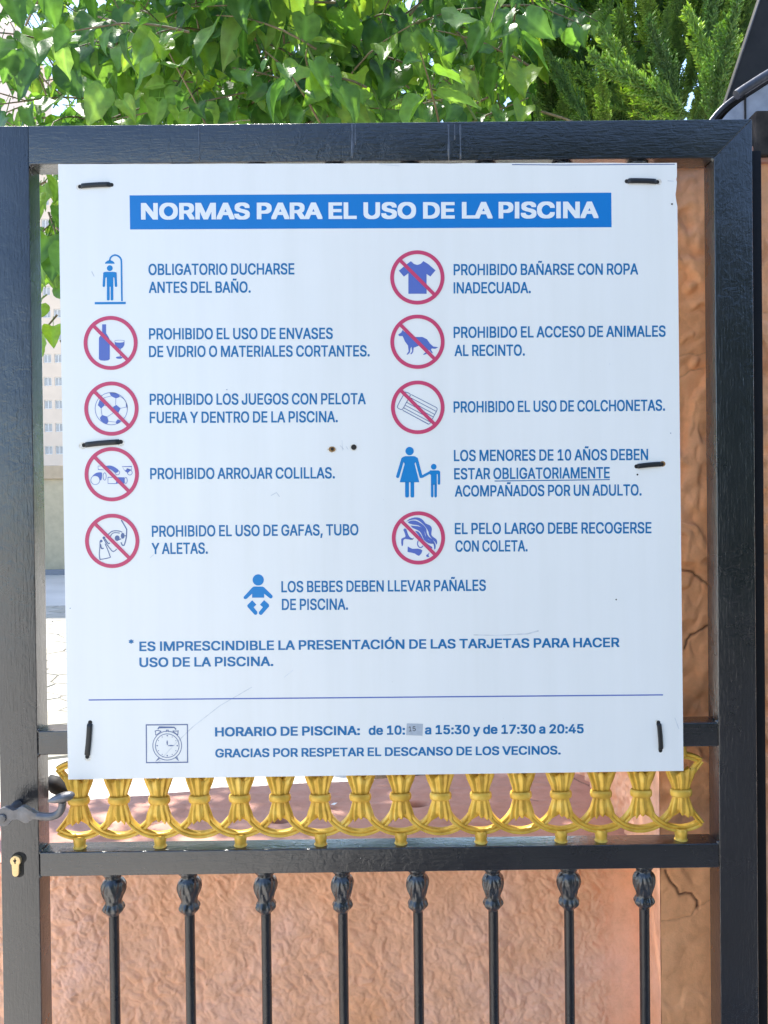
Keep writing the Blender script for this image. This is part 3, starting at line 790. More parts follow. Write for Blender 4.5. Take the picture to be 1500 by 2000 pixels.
LAY = [0]
def flat(bm, pts_px, lay):
    """polygon of photograph points printed on the board, ear-clipped by blender"""
    y = SY-.00012*lay
    vs_ = [bm.verts.new(W(p[0], p[1], y)) for p in pts_px]
    for t in tessellate_polygon([[Vector((p[0], p[1], 0)) for p in pts_px]]):
        try: bm.faces.new([vs_[i] for i in t])
        except ValueError: pass
def flat_ring(bm, cx, cy, ro, ri, lay, n=64):
    y = SY-.00012*lay; a = []; b = []
    for i in range(n):
        t = 2*math.pi*i/n; a.append(bm.verts.new(W(cx+ro*math.cos(t), cy+ro*math.sin(t), y))); b.append(bm.verts.new(W(cx+ri*math.cos(t), cy+ri*math.sin(t), y)))
    for i in range(n): bm.faces.new((a[i], a[(i+1) % n], b[(i+1) % n], b[i]))
def stroke(bm, pts, w, lay, closed=False, round_=False):
    if closed: pts = list(pts)+[pts[0]]
    y = SY-.00012*lay; L = []; Rr = []; n = len(pts)
    for i, p in enumerate(pts):
        if closed and i in (0, n-1): a, b = pts[n-2], pts[1]
        else: a, b = pts[max(i-1, 0)], pts[min(i+1, n-1)]
        tx, ty = b[0]-a[0], b[1]-a[1]; l = math.hypot(tx, ty) or 1; nx, ny = -ty/l, tx/l
        k = 1.0
        if 0 < i < n-1 or closed:
            q = (p[0]-a[0], p[1]-a[1]); lq = math.hypot(*q)
            if lq > 0: k = min(2.0, 1/max(.45, abs((q[0]*tx+q[1]*ty)/(lq*l))))
        L.append(bm.verts.new(W(p[0]+nx*w/2*k, p[1]+ny*w/2*k, y))); Rr.append(bm.verts.new(W(p[0]-nx*w/2*k, p[1]-ny*w/2*k, y)))
    for i in range(n-1): bm.faces.new((L[i], L[i+1], Rr[i+1], Rr[i]))
    if round_:
        for p in (pts[0], pts[-1]): disc(bm, p[0], p[1], w/2, w/2, lay+.5)
def disc(bm, cx, cy, rx, ry, lay, n=28):
    flat(bm, [(cx+rx*math.cos(2*math.pi*i/n), cy+ry*math.sin(2*math.pi*i/n)) for i in range(n)], lay)
class Icon:
    def __init__(s, ox, oy, sc): s.o = (ox, oy); s.k = sc
    def p(s, L): return [(s.o[0]+x/s.k, s.o[1]+y/s.k) for x, y in L]
    def cp(s, L, sub=3): q = smooth_path([(*v, 0) for v in s.p(L)], sub); return [(v.x, v.y) for v in q]

def pictogram(label):
    return []
def done(bm, name, mat, parent, label=None):
    # faces must look at the viewer (-y)
    for f in bm.faces:
        f.normal_update()
        if f.normal.y > 0: f.normal_flip()
    me = bpy.data.meshes.new(name); bm.to_mesh(me); bm.free(); me.materials.append(mat)
    return link(name, me, parent, label)

# banner
bm = bmesh.new(); flat(bm, [(253, 381.5), (1194, 376.2), (1194.5, 443.8), (254, 448.2)], 1)
banner = done(bm, 'title_banner', M['banner'], board)

GLY = {'A':(480,[[39,0,16,0,78,170,140,339,201,509,226,509,251,509,276,509,338,339,401,170,463,0,440,0,418,0,395,0,359,101,323,202,287,302,281,321,273,344,264,372,255,400,245,435,232,478,236,478,241,478,245,478,233,435,222,399,213,371,204,343,196,320,191,302,155,202,120,101,85,0,62,0],[197,142,110,142,110,161,110,180,110,199,197,199,283,199,370,199,370,180,370,161,370,142,283,142]]),
'B':(456,[[122,0,60,0,60,170,60,339,60,509,120,509,181,509,241,509,276,509,306,503,329,491,352,479,369,462,381,442,392,422,398,399,398,374,398,352,394,334,387,320,379,306,369,294,356,286,344,277,330,271,315,267,315,265,315,264,315,262,331,261,347,255,363,245,379,235,392,221,402,203,413,185,418,163,418,136,418,111,412,87,400,67,388,46,370,30,344,18,319,6,287,0,247,0,184,0],[125,115,125,57,165,57,205,57,245,57,284,57,313,65,330,80,347,95,355,114,355,137,355,154,351,170,342,184,334,198,321,209,306,218,290,227,271,231,248,231,207,231,166,231,125,231,125,173],[125,341,125,285,162,285,200,285,238,285,257,285,273,289,288,296,303,303,315,313,323,326,332,339,336,355,336,372,336,395,328,414,313,429,297,444,273,452,240,452,202,452,163,452,125,452,125,396]]),
'C':(510,[[293,-7,267,-7,223,-7,184,4,150,25,116,46,89,76,70,115,50,154,40,201,40,254,40,308,50,354,70,393,89,432,116,462,150,484,184,505,223,516,267,516,293,516,317,512,340,504,363,497,384,486,402,471,420,457,436,439,448,418,460,398,468,374,473,348,451,348,430,348,408,348,404,366,398,381,389,395,381,408,370,419,357,428,345,438,331,444,315,449,300,454,284,456,267,456,236,456,208,448,184,432,159,417,139,394,125,364,111,334,103,297,103,254,103,211,111,175,125,145,140,115,159,92,184,76,209,61,236,53,267,53,284,53,300,55,315,60,331,65,345,71,357,81,370,90,381,101,389,114,398,128,404,143,408,160,430,160,451,160,473,160,469,135,460,111,448,91,436,70,421,52,402,38,384,23,363,12,341,5,318,-3]]),
'D':(502,[[271,0,219,0,178,0,137,0,96,0,96,19,96,38,96,57,136,57,175,57,215,57,256,57,291,65,318,81,345,97,366,119,379,149,392,179,399,214,399,255,399,296,392,331,379,361,366,390,346,412,320,428,293,444,260,452,221,452,178,452,136,452,93,452,93,471,93,490,93,509,137,509,181,509,225,509,275,509,317,499,353,478,388,458,415,429,433,391,452,353,462,308,462,255,462,202,452,157,433,119,414,81,387,51,351,31,314,10],[103,509,125,509,125,339,125,170,125,0,103,0,82,0,60,0,60,170,60,339,60,509,82,509]]),
'E':(419,[[165,0,60,0,60,170,60,339,60,509,164,509,268,509,372,509,372,490,372,471,372,452,290,452,207,452,125,452,125,396,125,341,125,286,202,286,278,286,355,286,355,267,355,248,355,229,278,229,202,229,125,229,125,172,125,114,125,57,208,57,292,57,375,57,375,38,375,19,375,0,270,0]]),
'F':(410,[[82,0,60,0,60,170,60,339,60,509,163,509,266,509,369,509,369,490,369,471,369,452,288,452,206,452,125,452,125,394,125,336,125,278,198,278,272,278,346,278,346,259,346,240,346,221,272,221,198,221,125,221,125,147,125,74,125,0,103,0]]),
'G':(520,[[309,-7,269,-7,223,-7,184,4,149,25,115,46,88,77,69,116,50,155,40,201,40,254,40,308,50,354,69,393,88,432,115,462,149,484,183,505,221,516,265,516,292,516,317,512,340,504,364,496,385,484,403,469,422,454,437,437,449,416,461,396,470,373,474,349,452,349,430,349,408,349,403,365,396,380,387,393,379,406,368,417,356,427,344,436,330,444,315,448,300,453,283,456,265,456,235,456,208,448,183,432,159,417,139,394,125,364,111,334,103,297,103,254,103,211,111,175,125,145,140,115,159,92,184,76,209,61,237,53,269,53,297,53,323,59,345,71,367,83,384,101,396,123,409,146,415,172,415,202,421,201,428,200,434,199,384,199,333,199,283,199,283,218,283,237,283,256,348,256,413,256,478,256,478,237,478,219,478,200,478,158,469,122,451,91,433,60,408,36,377,19,345,2]]),
'H':(517,[[82,0,60,0,60,170,60,339,60,509,82,509,103,509,125,509,125,435,125,362,125,289,214,289,303,289,392,289,392,362,392,435,392,509,414,509,435,509,457,509,457,339,457,170,457,0,435,0,414,0,392,0,392,77,392,155,392,232,303,232,214,232,125,232,125,155,125,77,125,0,103,0]]),
'J':(397,[[230,-7,185,-7,140,-7,104,6,75,33,47,59,33,97,33,145,33,155,33,164,33,173,55,173,76,173,98,173,98,164,98,155,98,145,98,114,106,91,122,74,137,58,159,50,185,50,211,50,232,58,248,74,264,91,272,114,272,145,272,267,272,388,272,509,293,509,315,509,336,509,336,388,336,267,336,145,336,97,322,59,294,33,266,6]]),
'L':(393,[[160,0,60,0,60,170,60,339,60,509,82,509,103,509,125,509,125,358,125,208,125,57,203,57,282,57,361,57,361,38,361,19,361,0,261,0]]),
'M':(628,[[81,0,60,0,60,170,60,339,60,509,91,509,121,509,152,509,193,402,235,294,277,187,280,180,284,170,287,159,291,148,295,136,299,123,303,110,307,97,311,84,315,71,319,59,322,49,317,49,312,49,307,49,310,59,314,70,318,83,322,95,326,108,330,121,334,134,338,147,342,158,346,170,349,179,352,187,394,294,435,402,476,509,507,509,537,509,568,509,568,339,568,170,568,0,547,0,525,0,504,0,504,97,504,194,504,291,504,302,504,314,504,327,505,340,505,354,505,369,505,383,506,398,506,413,506,428,507,443,507,457,509,457,511,457,513,457,508,441,503,426,498,409,492,393,487,378,482,363,477,348,472,334,467,322,463,309,459,299,456,291,418,194,380,97,342,0,323,0,305,0,286,0,248,97,209,194,170,291,167,299,163,309,159,321,155,333,150,346,145,361,140,376,135,391,129,408,124,424,118,441,112,457,114,457,117,457,119,457,119,444,120,431,120,416,120,401,121,387,121,372,121,357,121,342,122,328,122,315,122,302,122,291,122,194,122,97,122,0,101,0]]),
'N':(524,[[82,0,60,0,60,170,60,339,60,509,85,509,111,509,136,509,205,400,274,291,343,183,349,174,355,164,363,151,370,138,379,123,388,107,396,90,405,73,414,55,411,55,408,54,405,54,403,72,401,90,401,108,400,126,399,142,399,157,399,172,399,185,399,195,399,300,399,404,399,509,420,509,442,509,463,509,463,339,463,170,463,0,438,0,412,0,387,0,325,97,264,193,202,290,194,303,186,316,177,331,169,345,159,362,148,381,137,400,123,424,108,452,111,453,115,453,119,454,120,428,121,405,122,384,123,362,124,344,124,328,125,312,125,300,125,291,125,194,125,97,125,0,103,0]]),
'O':(533,[[311,-7,267,-7,223,-7,184,4,150,25,116,46,90,76,70,115,50,154,40,201,40,254,40,308,50,354,70,393,90,432,116,462,150,484,184,505,223,516,267,516,311,516,350,505,384,484,418,462,444,432,464,393,483,354,493,308,493,254,493,201,483,154,464,115,444,76,418,46,384,25,350,4],[236,53,267,53,297,53,325,61,349,76,374,91,394,114,408,144,423,174,430,211,430,254,430,298,423,335,408,365,394,395,374,417,349,433,325,448,297,456,267,456,236,456,209,448,184,433,159,417,140,394,125,364,111,334,103,297,103,254,103,211,111,174,125,144,140,114,159,92,184,76,209,61]]),
'P':(444,[[82,0,60,0,60,170,60,339,60,509,118,509,177,509,235,509,274,509,307,502,332,487,358,473,377,454,390,430,402,405,409,378,409,348,409,317,402,290,390,265,377,241,358,222,332,207,307,193,274,186,235,186,193,186,151,186,109,186,109,205,109,224,109,242,150,242,191,242,233,242,259,242,281,247,297,256,313,265,325,278,333,294,341,310,344,328,344,348,344,368,341,386,333,402,325,417,313,430,297,439,280,448,259,452,232,452,196,452,160,452,125,452,125,301,125,151,125,0,103,0]]),
'R':(449,[[82,0,60,0,60,170,60,339,60,509,119,509,177,509,236,509,275,509,307,502,333,489,359,475,378,457,390,433,403,410,409,382,409,352,409,321,403,295,390,271,378,248,359,230,333,217,307,204,275,198,236,198,189,198,143,198,96,198,96,217,96,236,96,255,142,255,188,255,234,255,260,255,281,259,298,267,314,275,326,286,334,300,341,315,345,332,345,352,345,372,341,390,334,405,326,420,314,431,298,440,281,448,259,452,233,452,197,452,161,452,125,452,125,301,125,151,125,0,103,0],[378,0,353,0,312,76,271,153,230,229,254,229,279,229,303,229,344,153,386,76,428,0,403,0]]),
'S':(447,[[263,-9,224,-9,187,-9,155,-3,128,9,100,21,79,38,64,60,49,82,40,107,38,137,60,137,82,137,104,137,106,117,112,101,123,88,134,75,149,65,166,59,184,52,203,49,224,49,247,49,268,53,286,60,304,68,319,78,329,92,340,105,346,121,346,139,346,155,341,169,332,179,323,189,311,198,296,205,281,211,264,217,245,222,224,228,204,234,184,239,142,251,109,268,86,289,63,311,52,339,52,372,52,401,60,426,75,448,90,469,111,486,138,498,164,510,194,516,227,516,261,516,290,510,316,498,342,486,362,469,377,449,392,428,400,404,401,378,380,378,358,378,337,378,335,403,323,423,302,437,281,451,256,459,225,459,203,459,184,455,167,448,151,441,138,431,129,418,120,406,115,391,115,376,115,358,120,344,131,334,142,323,154,314,169,308,184,302,199,297,212,293,230,289,247,284,264,279,279,275,295,270,312,264,328,257,344,248,359,238,373,227,385,214,395,198,404,181,408,162,408,139,408,111,401,86,386,64,372,41,351,24,323,11,296,-2]]),
'T':(448,[[85,452,32,452,32,471,32,490,32,509,160,509,288,509,417,509,417,490,417,471,417,452,363,452,310,452,257,452,257,301,257,151,257,0,235,0,214,0,193,0,193,151,193,301,193,452,139,452]]),
'U':(517,[[299,-8,259,-8,219,-8,184,0,154,15,124,31,101,53,85,80,68,107,60,138,60,173,60,285,60,397,60,509,81,509,103,509,124,509,124,399,124,288,124,178,124,154,130,132,141,113,152,94,167,79,187,68,207,57,231,52,259,52,287,52,311,57,331,68,351,79,366,94,377,113,387,132,393,154,393,178,393,288,393,399,393,509,414,509,436,509,457,509,457,397,457,285,457,173,457,138,449,107,433,80,416,53,393,31,363,15,334,0]]),
'V':(480,[[229,0,204,0,141,170,79,339,16,509,39,509,62,509,84,509,120,408,156,307,192,206,198,189,206,166,215,137,224,109,235,73,248,31,243,31,239,31,235,31,247,74,258,110,267,138,276,166,284,189,290,206,325,307,360,408,395,509,417,509,440,509,463,509,401,339,340,170,278,0,253,0]]),
'Y':(472,[[225,0,203,0,203,69,203,139,203,208,141,308,79,409,16,509,41,509,66,509,91,509,125,454,159,399,192,344,203,326,213,309,222,292,231,275,240,255,250,230,241,230,232,230,224,230,233,255,242,276,251,293,260,310,270,327,280,344,314,399,347,454,381,509,406,509,430,509,455,509,393,409,330,308,268,208,268,139,268,69,268,0,247,0]]),
'Z':(439,[[161,0,42,0,42,15,42,31,42,46,119,159,196,272,273,385,284,400,295,415,306,431,318,446,329,461,341,476,343,469,346,461,348,454,327,453,306,453,285,452,264,452,244,452,223,452,162,452,101,452,40,452,40,471,40,490,40,509,159,509,278,509,397,509,397,493,397,477,397,462,321,351,245,240,169,129,158,113,146,97,134,81,122,65,110,49,97,33,95,40,93,47,90,54,111,55,132,56,152,57,173,57,193,57,214,57,276,57,338,57,399,57,399,38,399,19,399,0,280,0]]),
'1':(453,[[181,0,76,0,76,18,76,36,76,55,181,55,286,55,391,55,391,36,391,18,391,0,286,0],[250,509,276,509,276,339,276,170,276,0,255,0,234,0,212,0,212,149,212,299,212,448,211,448,210,448,209,448,168,418,127,388,86,358,86,381,86,404,86,427,123,454,161,481,198,509,224,509]]),
'2':(453,[[172,0,64,0,64,16,64,32,64,47,121,108,177,168,234,229,254,249,270,267,282,282,295,298,304,313,311,327,317,341,320,356,320,371,320,390,316,405,308,419,299,432,288,442,273,449,259,456,242,460,224,460,204,460,187,456,172,447,158,439,147,428,139,413,131,399,127,382,127,362,107,362,86,362,66,362,66,392,72,419,86,442,100,465,119,483,143,496,167,509,194,516,225,516,255,516,282,509,306,497,329,484,348,467,361,445,374,424,381,399,381,372,381,354,378,335,371,318,364,300,353,280,336,259,319,237,296,211,267,180,229,140,191,100,153,60,153,59,153,58,153,57,231,57,310,57,389,57,389,38,389,19,389,0,281,0]]),
'3':(453,[[252,-7,218,-7,187,-7,158,-1,133,10,107,21,86,37,70,57,54,78,46,103,44,132,66,132,87,132,109,132,111,114,117,99,126,87,136,75,149,65,165,59,181,53,199,50,219,50,239,50,258,53,275,61,292,68,305,79,315,93,324,107,329,124,329,145,329,163,325,181,316,196,307,212,293,224,275,234,256,243,231,248,201,248,186,248,172,248,157,248,157,265,157,282,157,299,200,349,244,399,288,448,288,450,288,451,288,452,215,452,142,452,70,452,70,471,70,490,70,509,171,509,272,509,372,509,372,493,372,477,372,461,319,400,265,339,211,278,211,282,211,285,211,289,249,293,281,288,308,276,335,263,356,246,371,222,386,199,393,173,393,145,393,115,385,89,370,66,355,43,335,25,309,12,282,0]]),
'4':(453,[[164,105,40,105,40,123,40,141,40,158,109,275,178,392,247,509,268,509,289,509,311,509,243,394,176,280,109,166,109,165,109,164,109,163,210,163,312,163,413,163,413,144,413,125,413,105,289,105],[302,0,282,0,282,40,282,81,282,121,282,130,282,138,282,146,282,203,282,260,282,318,302,318,322,318,343,318,343,212,343,106,343,0,322,0]]),
'5':(453,[[254,-7,221,-7,191,-7,164,-1,140,11,116,23,97,39,83,60,69,81,61,104,60,130,81,130,101,130,122,130,124,115,129,101,138,89,147,77,159,67,173,60,188,53,204,50,221,50,242,50,260,55,276,64,292,74,305,87,314,104,323,121,328,141,328,162,328,184,323,204,314,221,304,238,291,252,275,262,258,272,239,277,218,277,201,277,184,274,167,268,151,263,138,255,128,246,108,248,88,250,67,253,77,338,86,423,96,509,186,509,276,509,366,509,366,490,366,471,366,452,294,452,222,452,151,452,145,402,139,352,134,301,135,301,135,301,136,301,147,311,161,319,178,325,194,331,211,334,229,334,253,334,274,329,294,321,313,313,331,301,345,285,359,270,371,252,379,231,387,210,391,188,391,163,391,130,384,101,369,76,354,50,334,30,309,15,283,1]]),
'6':(453,[[258,-7,226,-7,195,-7,167,0,142,15,118,29,98,49,84,74,71,100,64,129,64,162,64,186,69,212,80,239,91,266,110,300,137,340,176,396,214,453,252,509,276,509,299,509,322,509,265,426,208,344,151,261,149,261,147,261,145,261,150,271,157,280,165,288,174,296,184,302,196,307,207,312,221,314,235,314,266,314,293,308,316,295,339,282,357,263,370,240,382,216,389,189,389,157,389,125,382,97,368,73,354,48,334,28,310,14,286,0],[207,48,226,48,246,48,264,53,279,63,294,72,306,85,314,101,323,118,327,136,327,157,327,178,323,197,314,213,306,230,294,242,279,251,264,261,246,265,226,265,207,265,189,261,174,252,159,243,147,230,138,214,129,198,125,179,125,158,125,137,129,118,138,102,147,85,159,72,174,63,189,53]]),
'7':(453,[[120,0,97,0,172,149,248,299,323,448,323,450,323,451,323,452,236,452,149,452,62,452,62,471,62,490,62,509,172,509,281,509,391,509,391,489,391,469,391,449,315,299,240,150,165,0,142,0]]),
'8':(453,[[260,-7,226,-7,192,-7,162,-1,136,11,109,24,89,40,74,62,59,83,52,108,52,135,52,157,56,177,65,195,74,213,86,229,101,241,116,253,133,261,153,265,153,265,153,266,153,267,128,273,108,287,93,308,78,329,70,353,70,380,70,406,77,429,90,450,104,470,122,486,146,498,169,510,196,516,226,516,256,516,283,510,306,498,329,486,348,470,361,450,375,429,382,406,382,380,382,353,374,329,359,308,344,287,325,273,300,267,300,266,300,265,300,265,319,261,336,253,351,241,366,229,378,213,387,195,396,177,401,157,401,135,401,108,393,83,378,62,364,40,343,24,317,11,291,-1],[204,49,226,49,249,49,268,53,285,60,301,68,314,78,323,91,332,105,337,121,337,139,337,158,332,174,322,189,313,203,300,214,283,223,266,231,247,235,226,235,205,235,186,231,169,223,152,214,139,203,130,189,120,174,115,158,115,139,115,121,120,105,129,91,138,78,151,68,167,60,184,53],[208,290,226,290,244,290,260,293,274,300,288,307,299,318,307,330,315,343,319,358,319,376,319,393,315,407,308,420,300,433,289,443,275,449,261,456,245,460,226,460,208,460,191,456,177,449,163,443,152,433,145,420,137,407,133,393,133,376,133,358,137,343,145,330,152,318,163,307,178,300,192,293]]),
'9':(453,[[195,516,226,516,258,516,286,508,310,494,335,480,354,460,368,434,382,409,389,380,389,347,389,323,383,297,373,270,362,243,343,209,315,168,277,112,239,56,200,0,177,0,154,0,130,0,187,83,244,165,301,248,303,248,305,248,307,248,303,238,296,229,287,221,279,213,269,207,257,202,245,197,232,195,218,195,187,195,160,201,137,214,114,227,96,245,83,269,70,292,64,320,64,352,64,384,71,412,85,436,99,461,118,480,143,494,167,508],[246,460,226,460,207,460,189,456,174,446,159,437,147,424,138,407,130,391,125,372,125,352,125,330,130,312,138,295,147,279,159,266,174,257,189,248,207,243,226,243,246,243,263,248,279,257,294,266,306,279,314,295,323,311,327,330,327,350,327,372,323,391,314,407,306,424,294,437,279,446,264,456]]),
'0':(453,[[264,-7,227,-7,189,-7,157,3,130,24,103,45,83,74,69,113,55,152,48,199,48,254,48,309,55,356,69,395,83,434,104,464,130,484,157,505,189,516,227,516,264,516,296,505,323,484,350,464,370,434,384,395,398,356,405,309,405,254,405,199,398,152,384,113,370,74,350,45,323,24,297,3],[202,50,227,50,252,50,273,58,290,74,308,90,321,113,330,144,339,174,344,211,344,254,344,297,339,334,330,365,321,395,308,419,290,435,273,451,252,460,227,460,202,460,180,451,163,435,146,419,132,395,123,365,114,334,109,297,109,254,109,211,114,174,123,144,132,113,146,90,163,74,180,58]]),
':':(188,[[108,-4,95,-4,83,-4,72,0,63,9,54,18,50,28,50,41,50,54,54,65,63,73,72,82,83,87,95,87,108,87,119,82,128,73,137,65,141,54,141,41,141,28,137,18,128,9,119,0],[108,271,95,271,83,271,72,275,63,284,54,293,50,304,50,316,50,329,54,340,63,349,72,357,83,362,95,362,108,362,119,357,128,349,137,340,141,329,141,316,141,304,137,293,128,284,119,275]]),
'.':(188,[[108,-4,95,-4,83,-4,72,0,63,9,54,18,50,28,50,41,50,54,54,65,63,73,72,82,83,87,95,87,108,87,119,82,128,73,137,65,141,54,141,41,141,28,137,18,128,9,119,0]]),
',':(188,[[53,-119,38,-119,48,-56,58,8,68,71,91,71,114,71,137,71,119,8,102,-56,84,-119,69,-119]]),
'*':(453,[[218,223,201,223,203,259,204,295,206,331,175,311,145,292,114,272,106,287,98,301,89,315,122,332,154,349,186,365,154,382,122,399,89,415,98,430,106,444,114,459,145,439,175,420,206,400,204,437,203,473,201,509,218,509,234,509,250,509,249,473,248,437,246,400,277,420,307,439,337,459,346,444,354,430,362,415,330,399,298,382,266,365,298,349,330,332,362,315,354,301,346,287,337,272,307,292,277,311,246,331,248,295,249,259,250,223,234,223]]),
'd':(424,[[219,-8,195,-8,164,-8,136,0,111,16,87,32,68,55,55,84,41,114,34,149,34,189,34,229,41,263,55,293,69,322,88,345,112,361,136,376,164,384,196,384,219,384,238,381,253,373,268,365,279,356,287,346,296,336,302,327,306,319,308,319,309,319,311,319,311,382,311,446,311,509,331,509,351,509,372,509,372,339,372,170,372,0,352,0,332,0,313,0,313,20,313,39,313,59,311,59,309,59,307,59,302,51,295,42,287,31,278,21,267,12,252,4,238,-4],[181,47,205,47,227,47,247,53,263,65,279,77,291,94,299,115,308,136,312,161,312,189,312,217,308,242,300,263,292,284,279,300,263,312,247,324,228,330,205,330,181,330,161,324,145,311,129,299,116,282,108,261,100,240,96,216,96,189,96,162,100,138,109,117,117,95,129,78,145,66,161,53]]),
'e':(404,[[238,-8,212,-8,175,-8,143,0,117,16,90,33,70,56,56,85,41,114,34,148,34,187,34,226,41,260,55,290,69,319,89,343,115,359,141,376,171,384,205,384,226,384,246,381,266,374,285,367,303,356,319,341,335,326,348,306,357,282,366,258,371,228,371,194,371,186,371,178,371,169,272,169,174,169,75,169,75,187,75,204,75,221,163,221,250,221,338,221,329,215,319,208,310,202,310,227,306,249,298,269,290,288,278,303,263,314,247,325,228,330,205,330,182,330,163,325,146,313,130,302,118,288,109,270,100,251,96,232,96,211,96,200,96,189,96,178,96,150,101,126,110,106,120,87,134,72,151,61,168,51,189,46,212,46,228,46,241,48,254,53,266,57,277,64,285,73,294,82,301,93,306,105,325,101,345,96,365,91,359,71,349,54,335,39,321,24,303,13,283,4,262,-4]]),
'a':(389,[[182,-9,160,-9,136,-9,114,-4,94,5,75,14,59,27,48,45,36,62,30,83,30,108,30,130,35,147,43,161,52,175,63,185,78,193,92,201,108,207,125,211,143,215,160,218,178,220,201,223,219,225,234,227,248,228,258,231,265,235,272,239,276,245,276,255,276,255,276,256,276,257,276,272,273,286,267,297,261,308,252,316,240,322,228,328,213,331,196,331,178,331,162,328,149,322,136,317,126,309,118,301,110,292,104,283,100,274,80,280,61,285,41,291,50,314,62,332,79,346,95,360,113,369,133,375,153,381,173,384,194,384,208,384,223,383,239,379,255,376,271,370,286,360,301,351,313,338,322,320,332,303,337,280,337,251,337,168,337,84,337,0,317,0,297,0,277,0,277,17,277,35,277,52,275,52,274,52,272,52,268,43,261,34,252,25,243,15,230,7,215,1,200,-5],[155,45,170,45,193,45,212,50,228,59,243,68,255,79,263,93,271,107,276,122,276,138,276,155,276,173,276,190,273,187,268,184,259,182,251,180,242,178,231,176,221,174,210,172,200,171,190,170,182,169,175,168,161,166,147,163,134,159,121,154,111,148,103,139,96,131,92,119,92,105,92,92,95,81,102,72,109,63,118,57,130,52,142,48]]),
'y':(390,[[51,-140,47,-139,52,-121,57,-103,61,-86,65,-86,68,-87,71,-87,83,-90,94,-91,104,-89,114,-87,122,-82,130,-74,138,-66,145,-53,151,-36,155,-24,159,-13,163,-1,114,126,66,252,17,379,40,379,62,379,84,379,111,305,138,230,165,155,174,132,181,109,187,87,193,64,199,42,206,21,198,21,191,21,184,21,190,42,196,64,202,87,209,110,216,132,224,155,251,230,278,305,305,379,327,379,349,379,371,379,316,234,260,88,204,-58,196,-78,187,-94,177,-107,166,-120,153,-129,139,-136,125,-142,109,-145,91,-145,81,-145,72,-144,65,-143,57,-142]]),
'Ñ':(524,[[82,0,60,0,60,170,60,339,60,509,85,509,111,509,136,509,205,400,274,291,343,183,349,174,355,164,363,151,370,138,379,123,388,107,396,90,405,73,414,55,411,55,408,54,405,54,403,72,401,90,401,108,400,126,399,142,399,157,399,172,399,185,399,195,399,300,399,404,399,509,420,509,442,509,463,509,463,339,463,170,463,0,438,0,412,0,387,0,325,97,264,193,202,290,194,303,186,316,177,331,169,345,159,362,148,381,137,400,123,424,108,452,111,453,115,453,119,454,120,428,121,405,122,384,123,362,124,344,124,328,125,312,125,300,125,291,125,194,125,97,125,0,103,0],[323,576,307,576,298,576,290,577,282,580,274,583,266,586,259,590,252,594,245,597,239,600,233,603,228,604,224,604,218,604,213,601,210,595,208,590,206,584,206,577,191,577,177,577,163,577,164,597,168,614,177,628,186,641,200,648,218,648,227,648,235,646,242,643,250,641,257,637,264,633,270,629,276,626,283,623,289,620,294,619,300,619,306,619,310,621,313,625,316,630,318,637,319,646,333,646,347,646,361,646,360,625,355,608,346,595,337,582]]),
'Ó':(533,[[311,-7,267,-7,223,-7,184,4,150,25,116,46,90,76,70,115,50,154,40,201,40,254,40,308,50,354,70,393,90,432,116,462,150,484,184,505,223,516,267,516,311,516,350,505,384,484,418,462,444,432,464,393,483,354,493,308,493,254,493,201,483,154,464,115,444,76,418,46,384,25,350,4],[236,53,267,53,297,53,325,61,349,76,374,91,394,114,408,144,423,174,430,211,430,254,430,298,423,335,408,365,394,395,374,417,349,433,325,448,297,456,267,456,236,456,209,448,184,433,159,417,140,394,125,364,111,334,103,297,103,254,103,211,111,174,125,144,140,114,159,92,184,76,209,61],[257,558,240,558,256,592,272,625,288,659,311,659,333,659,356,659,334,625,312,592,290,558,273,558]])}
def pg(*p): return [c for x, y in p for c in (x, y)*3]
GLY['I'] = (196, [pg((67, 0), (67, 509), (129, 509), (129, 0))])
GLY['A'] = (470, [pg((14, 0), (202, 509), (274, 509), (458, 0), (388, 0), (237, 437), (85, 0)), pg((104, 142), (104, 199), (366, 199), (366, 142))])
GLY['M'] = (628, [pg((60, 0), (60, 509), (152, 509), (314, 84), (476, 509), (568, 509), (568, 0), (506, 0), (506, 425), (344, 0), (284, 0), (122, 425), (122, 0))])
GLY['N'] = (524, [pg((60, 0), (60, 509), (134, 509), (401, 96), (401, 509), (463, 509), (463, 0), (390, 0), (122, 412), (122, 0))])
GLY['Ñ'] = (524, GLY['N'][1]+[c for c in GLY['Ñ'][1] if min(c[3::6]) > 480])
GLY['V'] = (476, [pg((14, 509), (202, 0), (274, 0), (462, 509), (392, 509), (238, 72), (84, 509))])
def _fix(ch, k, rep):
    c = GLY[ch][1][k]
    for i in range(0, len(c), 6):
        for (a, b), (a2, b2) in rep.items():
            if (c[i+2], c[i+3]) == (a, b): c[i:i+6] = [a2, b2]*3
def _split(ch, y0, y1):
    c = GLY[ch][1][0]; q = [c[i:i+6] for i in range(0, len(c), 6)]
    n = [i for i, p in enumerate(q) if p[3] == y0 and p[2] < 130][0]; a = list(q[:n]); b = list(q[n+2:-2])
    a[-1] = a[-1][:4]+a[-1][2:4]; b[0] = b[0][2:4]+b[0][2:]; b[-1] = b[-1][:4]+b[-1][2:4]
    GLY[ch] = (GLY[ch][0], [sum(a, [])+pg((125, y0), (125, 0)), pg((125, y1))+sum(b, [])+pg((125, 452))]+GLY[ch][1][1:])
_split('P', 186, 242); _split('R', 198, 255)
_fix('e', 0, {(75, 169): (99, 169), (75, 221): (99, 221), (310, 202): (309, 221)})
c = GLY['y'][1][0]; q = [c[i:i+6] for i in range(0, len(c), 6)]
q = q[:9]+[[195, 76]*3]+q[15:]; GLY['y'] = (390, [sum(q, [])])
SECOND = {'A', 'R', 'D', '4'}         # contours after the first overlap it and are laid down separately
CAPH = .509
